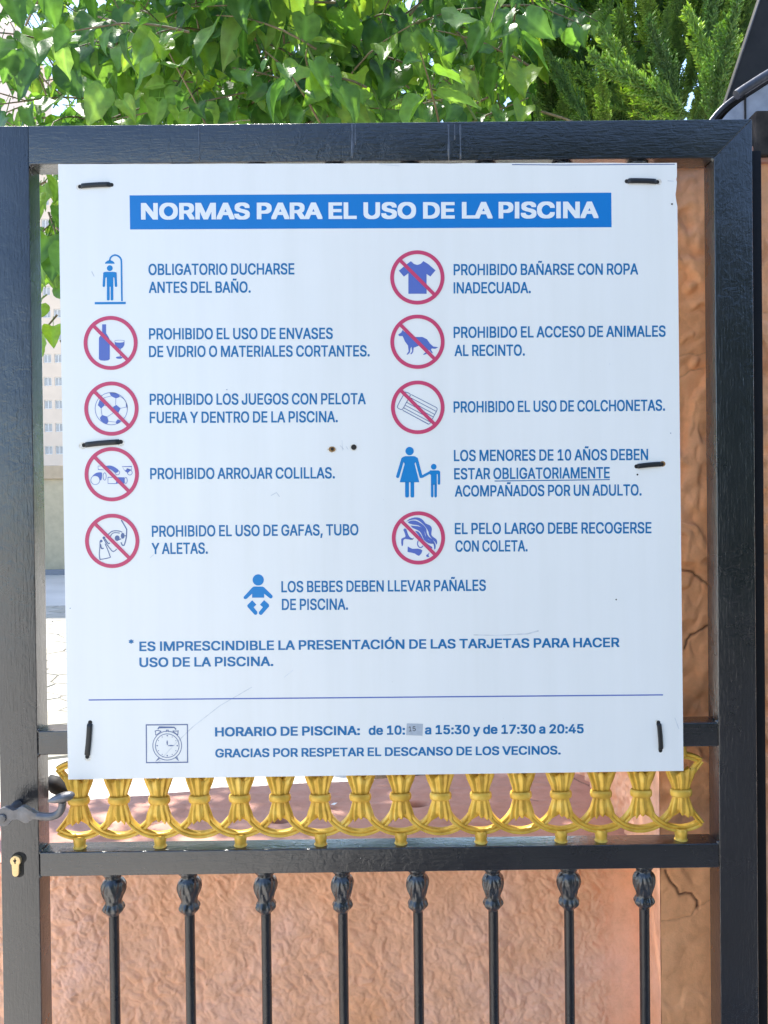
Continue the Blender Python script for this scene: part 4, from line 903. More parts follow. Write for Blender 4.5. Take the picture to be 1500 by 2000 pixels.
def text(s, x0, y0, x1, y1, cap, mat, parent, off=.012, lay=2, name='lettering', label=None):
    pen = 0; first = last = None; passes = [[], []]
    for ch in s:
        if ch == ' ': pen += 158; continue
        adv, sp = GLY[ch]; lo, hi = 1e9, -1e9
        for ci, c in enumerate(sp):
            passes[1 if ci >= (2 if ch == 'R' else 1) and ch in SECOND else 0].append((pen, c)); lo = min(lo, pen+min(c[2::6])); hi = max(hi, pen+max(c[2::6]))
        if first is None: first = lo
        last = hi; pen += adv
    base = []; faces = []; zo = []
    for pi, L_ in enumerate(passes):
        if not L_: continue
        cu = bpy.data.curves.new('t', 'CURVE'); cu.dimensions = '2D'; cu.fill_mode = 'FRONT'; cu.resolution_u = 3
        for pn_, c in L_:
            n = len(c)//6; S = cu.splines.new('BEZIER'); S.bezier_points.add(n-1); S.use_cyclic_u = True
            for i in range(n):
                q = c[i*6:i*6+6]; bp = S.bezier_points[i]; bp.handle_left_type = bp.handle_right_type = 'FREE'
                bp.co = ((pn_+q[2])/1000, q[3]/1000, 0); bp.handle_left = ((pn_+q[0])/1000, q[1]/1000, 0); bp.handle_right = ((pn_+q[4])/1000, q[5]/1000, 0)
        o = bpy.data.objects.new('t', cu); col.objects.link(o); bpy.context.view_layer.update()
        me = bpy.data.meshes.new_from_object(o.evaluated_get(bpy.context.evaluated_depsgraph_get()))
        bpy.data.objects.remove(o); bpy.data.curves.remove(cu)
        b0 = len(base); base += [v.co.copy() for v in me.vertices]; faces += [tuple(i+b0 for i in p.vertices) for p in me.polygons]; zo += [.000005*pi]*len(me.vertices); bpy.data.meshes.remove(me)
    # heavier strokes: the outline laid down five times, each a hair in front of the last
    vv = []; ff = []; lay_ = []
    for q, (ox, oy) in enumerate(((0, 0), (off, off*.8), (-off, off*.8), (off, -off*.8), (-off, -off*.8), (off, 0), (-off, 0))):
        b0 = len(vv); vv += [(c.x+ox, c.y+oy, 0) for c in base]; lay_ += [q*.00001+z_ for z_ in zo]; ff += [tuple(i+b0 for i in f) for f in faces]
    me = bpy.data.meshes.new(name); me.from_pydata(vv, [], ff); me.update()
    a = first/1000-off; b = last/1000+off; y = SY-.00012*lay
    A = W(x0, y0, y); B = W(x1, y1, y); U = (B-A)/(b-a)
    d = (B-A).normalized(); V = Vector((-d.z, 0, d.x)); H = (W(x0, y0-cap, y)-A).length/(CAPH+1.6*off)
    for k_, v in enumerate(me.vertices):
        p = A + U*(v.co.x-a) + V*H*(v.co.y+.8*off); v.co = Vector((p.x, y-lay_[k_], p.z))
    me.materials.clear(); me.materials.append(mat); me.update()
    me.name = name
    if me.polygons and sum(p.normal.y*p.area for p in me.polygons) > 0: me.flip_normals()
    return link(name, me, parent, label)
text('NORMAS PARA EL USO DE LA PISCINA', 275.5, 429, 1169, 426, 32.5, M['white'], banner, .032, 3, 'title_lettering')
BT = M['blue']; oc = .016; cH = 22.0
for t in (
    ('OBLIGATORIO DUCHARSE', 290, 537.3, 575, 536), ('ANTES DEL BAÑO.', 290.6, 572.3, 489.5, 571.6),
    ('PROHIBIDO EL USO DE ENVASES', 291, 663, 650, 662), ('DE VIDRIO O MATERIALES CORTANTES.', 291, 697.6, 722, 696.2),
    ('PROHIBIDO LOS JUEGOS CON PELOTA', 292.4, 791, 714.3, 789.6), ('FUERA Y DENTRO DE LA PISCINA.', 292.4, 826.4, 659.7, 824.7),
    ('PROHIBIDO ARROJAR COLILLAS.', 293.2, 936, 654, 934.5), ('PROHIBIDO EL USO DE GAFAS, TUBO', 296.6, 1048.6, 700, 1045.4), ('Y ALETAS.', 296.2, 1082.4, 405.8, 1081.6),
    ('PROHIBIDO BAÑARSE CON ROPA', 886, 537.7, 1246.4, 536.3), ('INADECUADA.', 886, 573.2, 1036.6, 572.6),
    ('PROHIBIDO EL ACCESO DE ANIMALES', 886, 660.2, 1300, 657.6), ('AL RECINTO.', 887.8, 695.6, 1025, 694.8),
    ('PROHIBIDO EL USO DE COLCHONETAS.', 886, 805.9, 1298.8, 802.2), ('LOS MENORES DE 10 AÑOS DEBEN', 886.5, 900.8, 1265.8, 898.6),
    ('ESTAR OBLIGATORIAMENTE', 887, 936.4, 1191, 934), ('ACOMPAÑADOS POR UN ADULTO.', 888.3, 970, 1253, 967.8),
    ('EL PELO LARGO DEBE RECOGERSE', 888.3, 1043.4, 1272.4, 1041.6), ('CON COLETA.', 889.6, 1077.7, 1030.4, 1077),
    ('LOS BEBES DEBEN LLEVAR PAÑALES', 549.6, 1157, 949, 1154), ('DE PISCINA.', 550.5, 1191.6, 679.7, 1191)):
    text(*t, cH, BT, board, oc)
nH = 18.6
text('ES IMPRESCINDIBLE LA PRESENTACIÓN DE LAS TARJETAS PARA HACER', 272.3, 1271.8, 1210, 1263.8, nH, BT, board, .020)
text('USO DE LA PISCINA.', 272.3, 1303, 533.8, 1300.8, nH, BT, board, .020)
text('*', 251.5, 1263, 261, 1262.9, 14, BT, board, .022)
text('HORARIO DE PISCINA:', 420, 1438.6, 703, 1435.6, 18, BT, board, .024)
text('de 10:', 720, 1435.4, 791, 1434.9, 18, BT, board, .024)
text('a 15:30 y de 17:30 a 20:45', 830, 1434.4, 1140, 1432.2, 18, BT, board, .024)
text('GRACIAS POR RESPETAR EL DESCANSO DE LOS VECINOS.', 420.5, 1479.6, 1095, 1473.6, 17, BT, board, .022)
bm = bmesh.new(); flat(bm, [(966, 938.6), (1191, 935.9), (1191, 937.7), (966, 940.4)], 2); done(bm, 'underline', M['blue'], board)
bm = bmesh.new(); flat(bm, [(173, 1366), (1295, 1356), (1295, 1358.4), (173, 1368.4)], 2); done(bm, 'ruled_line', M['violet'], board)
# grey tape patch with handwriting
bm = bmesh.new(); flat(bm, [(794.5, 1413), (826, 1414), (825, 1437), (793.5, 1435.5)], 3)
tp = done(bm, 'tape_patch', M['tape'], board, 'small grey tape patch with 15 handwritten on it')
text('15', 798.5, 1428.5, 812, 1427.8, 9.5, M['ink'], tp, .002, 4, 'handwriting')

# pictograms --------------------------------------------------------
def noway(cx, cy, r, parent):
    bm = bmesh.new(); flat_ring(bm, cx, cy, r, r-7.4, 4.2)
    a = R(45); k = r-5; w = 3.4
    dx, dy = math.cos(a), math.sin(a)
    flat(bm, [(cx-dx*k-dy*w, cy-dy*k+dx*w), (cx-dx*k+dy*w, cy-dy*k-dx*w), (cx+dx*k+dy*w, cy+dy*k-dx*w), (cx+dx*k-dy*w, cy+dy*k+dx*w)], 4.8)
    done(bm, 'prohibition_ring', M['red'], parent)
# shower
I = Icon(150, 480, 8); bm = bmesh.new()
stroke(bm, I.cp([(512, 235), (525, 190), (555, 160), (600, 146), (645, 160), (680, 192), (696, 240), (698, 400)]), 3.2, 2)
stroke(bm, I.p([(698, 400), (705, 865)]), 3.2, 2)
flat(bm, I.cp([(440, 280), (450, 255), (480, 235), (515, 226), (550, 235), (580, 255), (592, 280)])[:], 2)
disc(bm, *I.p([(515, 350)])[0], 5.7, 5.7, 2)
flat(bm, I.p([(440, 408), (595, 408), (612, 418), (622, 440), (600, 480), (585, 500), (570, 490), (570, 640), (468, 640), (468, 490), (450, 500), (412, 440), (422, 418)]), 2)
stroke(bm, I.p([(432, 430), (421, 625)]), 4.8, 2.5, round_=True); stroke(bm, I.p([(602, 430), (612, 625)]), 4.8, 2.5, round_=True)
flat(bm, I.p([(470, 640), (513, 640), (513, 845), (500, 855), (482, 855), (470, 845)]), 2); flat(bm, I.p([(528, 640), (570, 640), (570, 845), (556, 855), (540, 855), (528, 845)]), 2)
flat(bm, I.p([(280, 880), (765, 876), (765, 912), (280, 916)]), 2)
done(bm, 'pictogram', M['pict'], board, 'blue figure under a shower')
# bottle and glass
bm = bmesh.new()
flat(bm, I.p([(396, 1228), (457, 1228), (457, 1365), (495, 1425), (515, 1470), (515, 1770), (490, 1790), (430, 1797), (370, 1790), (345, 1770), (345, 1440), (365, 1410), (396, 1380)]), 2)
flat(bm, I.p([(590, 1500), (620, 1511), (665, 1514), (710, 1510), (745, 1497), (742, 1550), (720, 1590), (690, 1608), (650, 1608), (615, 1580), (597, 1545)]), 2)
stroke(bm, I.cp([(590, 1497), (600, 1482), (640, 1476), (700, 1476), (738, 1482), (745, 1495)]), .7, 2)
stroke(bm, I.p([(678, 1605), (678, 1745)]), 1.3, 2.3); disc(bm, *I.p([(662, 1748)])[0], 6.4, 2.3, 2.6)
pc = done(bm, 'pictogram', M['violet'], board, 'crossed-out bottle and wine glass'); noway(215.9, 669.8, 52.7, pc)
# ball
J = Icon(150, 735, 8); bm = bmesh.new(); flat_ring(bm, 217.2, 798.2, 32, 31.0, 2)
for L in ([(508, 256), (560, 250), (605, 258), (668, 300), (665, 325), (610, 345), (535, 310)], [(355, 375), (435, 395), (430, 455), (380, 505), (328, 450)], [(615, 445), (685, 500), (650, 565), (590, 545), (565, 480)],
          [(395, 605), (475, 630), (495, 700), (475, 742), (440, 740), (375, 690), (360, 650)], [(640, 672), (690, 690), (660, 730), (620, 742), (605, 715)], [(768, 400), (790, 450), (795, 520), (768, 470)]): flat(bm, J.p(L), 2)
for L in ([(610, 345), (605, 445)], [(380, 505), (385, 560), (395, 605)], [(480, 630), (550, 585), (590, 545)], [(685, 500), (770, 480)], [(355, 375), (440, 330), (530, 310)], [(495, 705), (605, 715)], [(668, 310), (730, 350), (770, 400)], [(430, 455), (560, 480)], [(650, 565), (660, 670)]): stroke(bm, J.p(L), .8, 2)
pc = done(bm, 'pictogram', M['violet'], board, 'crossed-out football'); noway(217.5, 798.1, 53, pc)
# cigarette ends
bm = bmesh.new()
def oval(c, rx, ry, w=1.0, I_=None):
    I_ = I_ or J; stroke(bm, I_.p([(c[0]+rx*math.cos(2*math.pi*i/24), c[1]+ry*math.sin(2*math.pi*i/24)) for i in range(24)]), w, 2.6, True)
oval((288, 1622), 70, 70); flat(bm, J.cp([(240, 1560), (300, 1510), (370, 1500), (395, 1520), (385, 1612), (358, 1622), (335, 1570), (290, 1548)]), 2)
oval((435, 1565), 24, 58); flat(bm, J.cp([(440, 1400), (520, 1394), (590, 1418), (655, 1472), (605, 1512), (545, 1465), (470, 1432)]), 2); oval((635, 1505), 34, 34)
stroke(bm, J.p([(440, 1400), (330, 1402), (335, 1455), (420, 1462)]), 1, 2)
stroke(bm, J.p([(780, 1440), (855, 1465), (858, 1408), (705, 1412), (755, 1480)]), 1, 2); flat(bm, J.p([(790, 1438), (845, 1465), (795, 1512), (750, 1480)]), 2); oval((828, 1505), 37, 37)
stroke(bm, J.p([(487, 1578), (620, 1578), (620, 1675), (487, 1675)]), 1, 2, True); flat(bm, J.p([(622, 1577), (745, 1577), (740, 1620), (742, 1676), (610, 1676)]), 2.2); oval((765, 1627), 22, 48)
pc = done(bm, 'pictogram', M['violet'], board, 'crossed-out cigarette ends'); noway(218.1, 926.2, 53, pc)
# mask, snorkel, fins
K = Icon(150, 990, 10.714); bm = bmesh.new()
stroke(bm, K.cp([(930, 275), (1035, 455), (1042, 490), (1035, 640), (995, 790), (965, 805), (945, 790), (925, 740)]), 2.2, 2)
disc(bm, *K.p([(960, 605)])[0], 3.6, 5.8, 2); disc(bm, *K.p([(845, 655)])[0], 4.8, 5.4, 2)
for L, w in (([(660, 575), (730, 515), (820, 500), (900, 510), (950, 530)], 1.8), ([(700, 620), (740, 560), (800, 540), (900, 548)], 1.6), ([(880, 690), (930, 665)], 1.8), ([(985, 605), (1035, 605)], 1.8),
             ([(485, 720), (482, 850), (470, 980), (480, 1075), (505, 1098), (690, 1060), (690, 1020), (640, 880), (590, 770)], 1.6), ([(495, 780), (515, 870), (560, 865)], 2.2),
             ([(550, 640), (600, 740), (700, 880), (765, 935), (835, 885)], 1.6), ([(590, 670), (655, 765), (690, 755)], 2.0)): stroke(bm, K.cp(L), w, 2.4)
disc(bm, *K.p([(510, 715)])[0], 2.6, 2.6, 2); disc(bm, *K.p([(567, 648)])[0], 2.8, 2.6, 2)
pc = done(bm, 'pictogram', M['line'], board, 'crossed-out diving mask, snorkel and fins'); noway(219, 1056.5, 53, pc)
# shirt, dog
I = Icon(750, 480, 8); bm = bmesh.new()
flat(bm, I.p([(420, 240), (465, 282), (520, 300), (575, 282), (615, 240), (690, 285), (805, 385), (725, 480), (665, 440), (665, 750), (380, 750), (380, 430), (310, 482), (232, 390), (340, 300)]), 2)
pc = done(bm, 'pictogram', M['violet'], board, 'crossed-out T-shirt'); noway(815, 541.9, 53, pc)
bm = bmesh.new()
flat(bm, I.p([(220, 1390), (270, 1355), (290, 1315), (320, 1345), (400, 1380), (480, 1425), (600, 1425), (670, 1460), (720, 1530), (770, 1575), (850, 1585), (800, 1610), (745, 1605), (735, 1625), (765, 1680), (740, 1672), (700, 1625), (665, 1690), (620, 1705), (612, 1695), (652, 1665), (640, 1610), (545, 1560), (490, 1585), (465, 1590), (455, 1660), (430, 1695), (410, 1690), (440, 1650), (430, 1580), (415, 1600), (403, 1670), (372, 1700), (350, 1700), (385, 1650), (375, 1560), (330, 1500), (290, 1410), (240, 1412)]), 2)
pc = done(bm, 'pictogram', M['violet'], board, 'crossed-out dog'); noway(815.3, 667.5, 53, pc)
# air mattress
J = Icon(750, 735, 8); bm = bmesh.new()
stroke(bm, J.cp([(335, 245), (270, 350), (212, 465), (225, 500), (270, 518), (295, 505), (360, 390), (412, 290), (370, 255)]), 1.3, 2, True)
for L in ([(425, 285), (820, 488), (832, 510), (825, 535), (715, 742), (695, 748), (292, 530)], [(405, 330), (812, 545)], [(380, 372), (790, 595)], [(350, 405), (765, 632)], [(330, 450), (745, 672)], [(308, 492), (722, 715)]): stroke(bm, J.p(L), 1.25, 2)
pc = done(bm, 'pictogram', M['line'], board, 'crossed-out striped air mattress'); noway(815.9, 795.6, 52.3, pc)
# woman and child
bm = bmesh.new(); disc(bm, *J.p([(400, 1168)])[0], 8.2, 8.2, 2)
flat(bm, J.p([(300, 1258), (330, 1248), (470, 1248), (500, 1258), (525, 1290), (500, 1330), (478, 1365), (552, 1655), (245, 1655), (322, 1368), (300, 1330), (270, 1290)]), 2)
stroke(bm, J.p([(295, 1290), (214, 1565)]), 6.2, 2.5, round_=True); stroke(bm, J.p([(505, 1290), (578, 1565)]), 6.2, 2.5, round_=True)
for a, b in ((330, 390), (413, 472), (733, 773), (787, 827)):
    t0 = 1650 if a < 600 else 1690; flat(bm, J.p([(a, t0), (b, t0), (b, 1875), (b-12, 1893), (a+12, 1893), (a, 1875)]), 2)
disc(bm, *J.p([(777, 1413)])[0], 5.6, 5.6, 2)
flat(bm, J.p([(715, 1470), (850, 1470), (875, 1485), (878, 1520), (825, 1530), (825, 1695), (733, 1695), (733, 1535), (720, 1540)]), 2)
stroke(bm, J.p([(859, 1500), (859, 1675)]), 4.8, 2.5, round_=True); stroke(bm, J.p([(730, 1495), (600, 1566)]), 5.0, 2.9, round_=True)
done(bm, 'pictogram', M['pict'], board, 'blue woman holding a child by the hand')
# long hair
K = Icon(750, 990, 11.54); bm = bmesh.new()
flat(bm, K.cp([(500, 335), (570, 275), (690, 238), (800, 248), (880, 300), (940, 375), (1040, 420), (1080, 500), (1065, 620), (1110, 680), (1180, 730), (1200, 800), (1180, 850), (1150, 790), (1080, 720), (1020, 640), (1000, 560), (950, 470), (880, 390), (780, 310), (690, 285), (590, 300)], 2), 2)
flat(bm, K.cp([(535, 345), (600, 312), (700, 308), (790, 345), (880, 405), (950, 490), (965, 590), (1010, 670), (1100, 740), (1160, 850), (1160, 940), (1130, 955), (1120, 850), (1050, 770), (960, 700), (930, 600), (880, 500), (780, 420), (650, 400), (570, 375)], 2), 2)
flat(bm, K.cp([(600, 420), (700, 430), (820, 450), (900, 520), (930, 640), (1000, 740), (1100, 800), (1110, 830), (1000, 820), (900, 740), (860, 640), (800, 550), (700, 500), (640, 470)], 2), 2)
flat(bm, K.cp([(700, 540), (780, 560), (850, 660), (900, 760), (1000, 850), (1080, 900), (1080, 940), (960, 860), (850, 760), (780, 640)], 2), 2)
flat(bm, K.cp([(450, 490), (500, 500), (545, 620), (590, 690), (660, 725), (600, 742), (480, 722), (435, 760), (430, 850), (400, 885), (390, 720), (480, 680), (470, 600), (435, 520)], 2), 2)
flat(bm, K.cp([(535, 890), (640, 945), (760, 940), (865, 985), (790, 1105), (690, 1050), (530, 1015)], 2), 2)
stroke(bm, K.cp([(770, 760), (755, 840), (790, 905), (840, 915), (880, 880)]), 2, 2)
stroke(bm, K.cp([(600, 725), (640, 730), (665, 700)]), 1.6, 2)
flat(bm, K.p([(1030, 1030), (950, 1090), (960, 1130), (1025, 1130), (1000, 1085)]), 2)
pc = done(bm, 'pictogram', M['violet'], board, 'crossed-out head with long wavy hair'); noway(817.2, 1050.7, 52, pc)
# baby
K = Icon(460, 1110, 15); bm = bmesh.new(); disc(bm, *K.p([(665, 340)])[0], 11, 11, 2)
flat(bm, K.p([(540, 535), (790, 535), (840, 560), (1075, 790), (1090, 830), (1070, 870), (1030, 885), (990, 865), (840, 745), (840, 860), (485, 860), (485, 745), (330, 890), (285, 905), (240, 885), (235, 840), (490, 560)]), 2)
flat(bm, K.p([(487, 935), (610, 1065), (530, 1140), (635, 1270), (640, 1320), (610, 1360), (560, 1360), (350, 1130), (345, 1080)]), 2)
flat(bm, K.p([(835, 930), (975, 1055), (985, 1115), (770, 1360), (720, 1365), (685, 1335), (685, 1280), (800, 1140), (715, 1065)]), 2)
done(bm, 'pictogram', M['pict'], board, 'blue baby in a nappy')
# alarm clock
K = Icon(270, 1400, 12.5); bm = bmesh.new()
stroke(bm, K.p([(195, 200), (1200, 190), (1205, 1110), (200, 1120)]), 2.0, 2, True)
for r, w in ((352, 1.3), (288, 1.2)): stroke(bm, K.p([(707+r*math.cos(2*math.pi*i/40), 705+r*math.sin(2*math.pi*i/40)) for i in range(40)]), w, 2, True)
for L, w in (([(480, 300), (510, 258), (880, 258), (920, 310)], 2.6), ([(400, 350), (470, 330), (560, 355)], 1.4), ([(420, 350), (425, 450)], 1.2), ([(960, 350), (840, 345)], 1.4), ([(975, 330), (965, 440)], 1.6), ([(430, 450), (560, 355)], 1.2), ([(960, 440), (840, 350)], 1.2),
             ([(680, 370), (690, 325), (730, 325), (740, 370)], 1.4), ([(500, 1000), (430, 1085), (520, 1020)], 1.6), ([(900, 990), (985, 1070), (930, 970)], 1.6)): stroke(bm, K.p(L), w, 2.2)
flat(bm, K.p([(700, 690), (690, 620), (705, 565), (722, 620), (716, 690)]), 2.4); flat(bm, K.p([(725, 700), (800, 688), (895, 700), (800, 720), (725, 712)]), 2.4)
for h in range(12):
    t = h*math.pi/6; disc(bm, *K.p([(707+245*math.sin(t), 705-245*math.cos(t))])[0], .9 if h % 3 else 1.4, .9 if h % 3 else 1.4, 2.3, 8)
done(bm, 'pictogram', M['line'], board, 'alarm clock in a square frame')
# holes and marks
def hole(cx, cy, rx, ry, mat, name='screw_hole', lay=3): 
    b_ = bmesh.new(); disc(b_, cx, cy, rx, ry, lay, 18); return done(b_, name, mat, board)
hole(648, 878, 9.5, 6.5, M['grommet'], lay=2); hole(648.5, 877.5, 6.8, 5.4, M['rust'], lay=3); hole(649, 877, 3.2, 3.2, M['hole'], lay=4)
hole(690.5, 874, 7.2, 7.0, M['grommet'], lay=2); hole(691, 873.5, 5.4, 5.4, M['hole'], lay=3)
hole(1245, 927, 1.8, 1.8, M['hole']); hole(1203.5, 1171, 1.5, 1.5, M['hole']); hole(1312.5, 398.5, 2.0, 1.6, M['hole']); hole(1191, 711, 1.0, 1.0, M['scratch']); hole(1310, 846, 1.0, 1.0, M['line'])
hole(443, 761, .9, .9, M['line']); hole(137, 1188, .9, .9, M['line'])
for L, w in (([(306, 1492), (340, 1455), (376, 1420), (430, 1378), (492, 1342)], 1.3), ([(555, 1323), (572, 1309)], 1.0), ([(1010, 1239), (1030, 1238), (1052, 1232)], 2.4), ([(925, 1240), (968, 1241), (1010, 1239)], 1.6),
             ([(664, 870), (668, 874), (672, 878)], 1.0), ([(668, 860), (669, 880)], .7), ([(676, 872), (680, 878)], 1.0), ([(529, 968), (540, 962), (546, 970)], 1.6), ([(1318, 1402), (1326, 1424)], 1.2), ([(179, 530), (184, 540)], 1.8), ([(293, 1090), (300, 1083)], 1.3), ([(1304, 353), (1316, 354)], 1.6), ([(740, 316+5), (780, 324)], 1.0)):
    bm = bmesh.new(); stroke(bm, L, w, 1.4); done(bm, 'scratch', M['scratch'], board)
bm = bmesh.new(); stroke(bm, [(1000, 321.5), (1100, 322.2), (1200, 321.6), (1318, 320.8)], 1.6, 1.4); done(bm, 'chipped_edge', M['line'], board)

# cable ties
M['tieg'] = M['tie']
def tie(p0, p1, w, label, holes_, vertical=False):
    r = empty('cable_tie', tuple(W((p0[0]+p1[0])/2, (p0[1]+p1[1])/2, SY)), label, 'cable tie', 'black cable ties holding the sign to the gate')
    A = W(*p0, SY); B = W(*p1, SY); bm = bmesh.new(); n = 14; d = (B-A).normalized(); s = Vector((-d.z, 0, d.x)); hw = w/2/1205; th = .0012
    rings = []
    for i in range(n+1):
        t = i/n; b = min(1, math.sin(math.pi*t)*3.2); o = -.0010-.0014*b if 0 < i < n else .0030
        c = A.lerp(B, t)+s*(.0006*math.sin(math.pi*t)); y = SY+o
        rings.append([bm.verts.new((c.x+s.x*q*hw, y+e, c.z+s.z*q*hw)) for q, e in ((-1, -th*.3), (-.7, -th), (.7, -th), (1, -th*.3), (1, th*.5), (-1, th*.5))])
    for a, b in zip(rings, rings[1:]):
        for k in range(6): bm.faces.new((a[k], a[(k+1) % 6], b[(k+1) % 6], b[k]))
    bm.faces.new(rings[0]); bm.faces.new(rings[-1][::-1])
    from_bm('band', bm, M['tie'], r, True, None, R(45))
    for (hx_, hy_, mat, rr) in holes_:
        hole(hx_, hy_, rr*1.15, rr*1.1, mat, 'tie_hole', 1.6)
    for q in (p0, p1): hole(q[0], q[1], w*.42, w*.42, M['hole'], 'tie_hole', 2.6)
    # the loop round the bar behind the board
    bm = bmesh.new(); y1 = .034
    tube(bm, [(A.x, 0, A.z), (A.x, y1, A.z), (B.x, y1, B.z), (B.x, 0, B.z)], .0016, 6); from_bm('loop', bm, M['tie'], r)
tie((156, 364.5), (218, 361), 9, 'black cable tie in the upper left corner of the sign', [(154.5, 365.5, M['grommet'], 5)])
tie((1224, 354), (1284, 355.5), 9.5, 'black cable tie in the upper right corner of the sign', [(1286, 355.5, M['grommet'], 5.5)])
tie((164, 869.5), (236, 863), 10, 'black cable tie above the cigarette ends pictogram', [(161, 870.5, M['grommet'], 6.5), (236, 865, M['grommet'], 6.5)])
tie((1243, 911), (1293, 906.5), 9.5, 'slanting black cable tie after the word DEBEN', [(1294, 906, M['rust'], 5)])
tie((176, 1411), (170.5, 1478), 10, 'upright black cable tie in the lower left corner of the sign, beside the clock', [(171.5, 1481, M['grommet'], 5.5)])
tie((1286, 1411), (1290, 1466), 9, 'upright black cable tie in the lower right corner of the sign', [(1283, 1409, M['grommet'], 2.6)])

# ------------------------------------------------------------------ mulberry tree
def leaf_me(name, seed, mat, wid=.80):
    rnd = random.Random(seed); nu = 8
    # rows from the base to the tip: t, half width; heart-shaped base
    rows = [(-.07, .20), (.02, .36), (.14, .44), (.30, .46), (.46, .41), (.62, .32), (.78, .19), (.90, .085), (1.0, .0)]
    bend = rnd.uniform(.05, 1.1); fold = rnd.uniform(.05, .75); wv = rnd.uniform(.015, .06); tw = rnd.uniform(-1.0, 1.0); ph = rnd.uniform(0, 6)
    v = []; vein = []; f = []; cols_ = (-1, -.66, -.33, 0, .33, .66, 1)
    for i, (t, w) in enumerate(rows):
        for c in cols_:
            x = c*w*wid*1.1; y = t
            if t < 0: y = t+.10*(1-abs(c))            # notch at the stalk
            ser = .015*(1 if i % 2 else -1)*(abs(c) == 1)
            z = fold*abs(x) - bend*t*t*.5 + wv*math.sin(i*1.9+ph+abs(c)*2)*abs(c) - .25*x*x
            if c != 0 and abs(c) < 1: z += .012*(1 if i % 2 else -1)
            xx = x*(1+ser); a = tw*t*.8
            v.append((xx*math.cos(a)-z*math.sin(a), y, xx*math.sin(a)+z*math.cos(a))); vein.append(.55 if c == 0 else (.20 if i % 2 and abs(c) < .9 else 0))
    m = len(cols_)
    for i in range(len(rows)-1):
        for j in range(m-1):
            q = [i*m+j, i*m+j+1, (i+1)*m+j+1, (i+1)*m+j]
            f.append(q)
    # petiole
    b = len(v); v += [(-.012, .03, -.004), (.012, .03, -.004), (0, .03, .016), (-.012, -.42, .09), (.012, -.42, .09), (0, -.42, .11)]; vein += [.6]*6
    f += [(b, b+1, b+4, b+3), (b+1, b+2, b+5, b+4), (b+2, b, b+3, b+5)]
    me = bpy.data.meshes.new(name); me.from_pydata(v, [], f); me.update(); me.materials.append(mat); me.shade_smooth()
    a = me.attributes.new('vein', 'FLOAT', 'POINT'); a.data.foreach_set('value', vein)
    return me
LM = [leaf_me('leaf', i, M['leaf'], (.62, .8, .9, .75, .85)[i % 5]) for i in range(16)]
LY = [leaf_me('leaf', 50+i, M['leaf_young_backlit'], .78) for i in range(4)]
random.seed(21); np.random.seed(21)
tree = empty('mulberry_tree', (.1, 3.4, 0), 'broad-leaved green tree with heart-shaped leaves hanging over the gate', 'tree')
twigs = []; placed = []      # placed: (matrix, mesh index, young)
def leaf_matrix(p, d, up, s):
    y = d.normalized(); z = (up - y*up.dot(y)).normalized(); x = y.cross(z)
    m = Matrix((x, y, z)).transposed().to_4x4(); m.translation = p
    return m @ Matrix.Diagonal((s, s, s, 1))
def add_twig(p, d, L, n, sz, young=False, droop=.5):
    pts = [p.copy()]; q = p.copy(); dd = d.normalized()
    for k in range(6):
        dd = (dd+Vector((random.uniform(-.12, .12), random.uniform(-.12, .12), random.uniform(-.10, .06)-droop*.10))).normalized(); q = q+dd*L/6; pts.append(q.copy())
    twigs.append((pts, .0026 if not young else .0022, young))
    for k in range(n):
        t = (k+.6)/n; f = t*6; i = min(int(f), 5); a = pts[i].lerp(pts[i+1], f-i); tg = (pts[i+1]-pts[i]).normalized()
        side = tg.cross(Vector((0, 0, 1))).normalized()*(1 if k % 2 else -1)
        s = sz*random.choice((.5, .75, .9, 1.0, 1.1, 1.25))*(1-.3*t)
        dr = (side*random.uniform(.25, .8)+tg*random.uniform(.1, .6)+Vector((0, 0, -random.uniform(.35, 1.1)))).normalized()
        out = Vector((random.uniform(-.5, .5), -random.uniform(.2, 1.0), random.uniform(.15, 1.1)))
        placed.append((leaf_matrix(a+dr*s*.36, dr, out, s), random.randrange(100), young or random.random() < .07))
def dens(px):        # crown thins out at the left edge and right of 1110 px
    return 1 if 170 < px < 1080 else .55 if px <= 170 else .28
# front shell in view
n = 0
for _ in range(6000):
    Y = random.uniform(.85, 3.6); px = random.uniform(-60, 1180); py = random.uniform(-180, 300)
    if px > 1085: continue
    if random.random() > dens(px)*(.9 if py > -60 else .7): continue
    p = W(px, py, Y)
    if Y < 1.15 and random.random() < .6: continue
    if Y < 2.2 and px < 330 and random.random() < .45: continue
    add_twig(p, Vector((random.uniform(-1, 1), random.uniform(-.9, .3), random.uniform(-.3, .5))), random.uniform(.25, .5), random.randrange(5, 9), random.uniform(.095, .150))
    n += 1
    if n > 520: break
# hanging leaves seen in the gap left of the sign
for px, py, Y in ((85, 350, 1.5), (115, 400, 1.3), (95, 440, 1.35), (110, 470, 1.2), (90, 520, 1.5), (112, 545, 1.4), (92, 600, 1.7), (112, 640, 1.6), (60, 380, 1.6), (140, 430, 1.5), (150, 520, 1.7), (170, 380, 1.4), (200, 460, 1.6), (80, 410, 1.7), (100, 500, 1.8), (120, 350, 1.8), (95, 560, 1.6), (105, 480, 1.45), (130, 600, 1.8), (118, 690, 1.6), (90, 380, 1.4), (110, 435, 1.55), (85, 470, 1.7), (100, 395, 2.0), (120, 500, 1.9), (90, 545, 2.0), (108, 585, 1.9)):
    add_twig(W(px, py-25, Y), Vector((random.uniform(-1, 1), -.1, -.3)), .18, 5, .125 if py < 520 else .085, random.random() < .45)  # paler young-leaf colour on several of these stands in for backlight
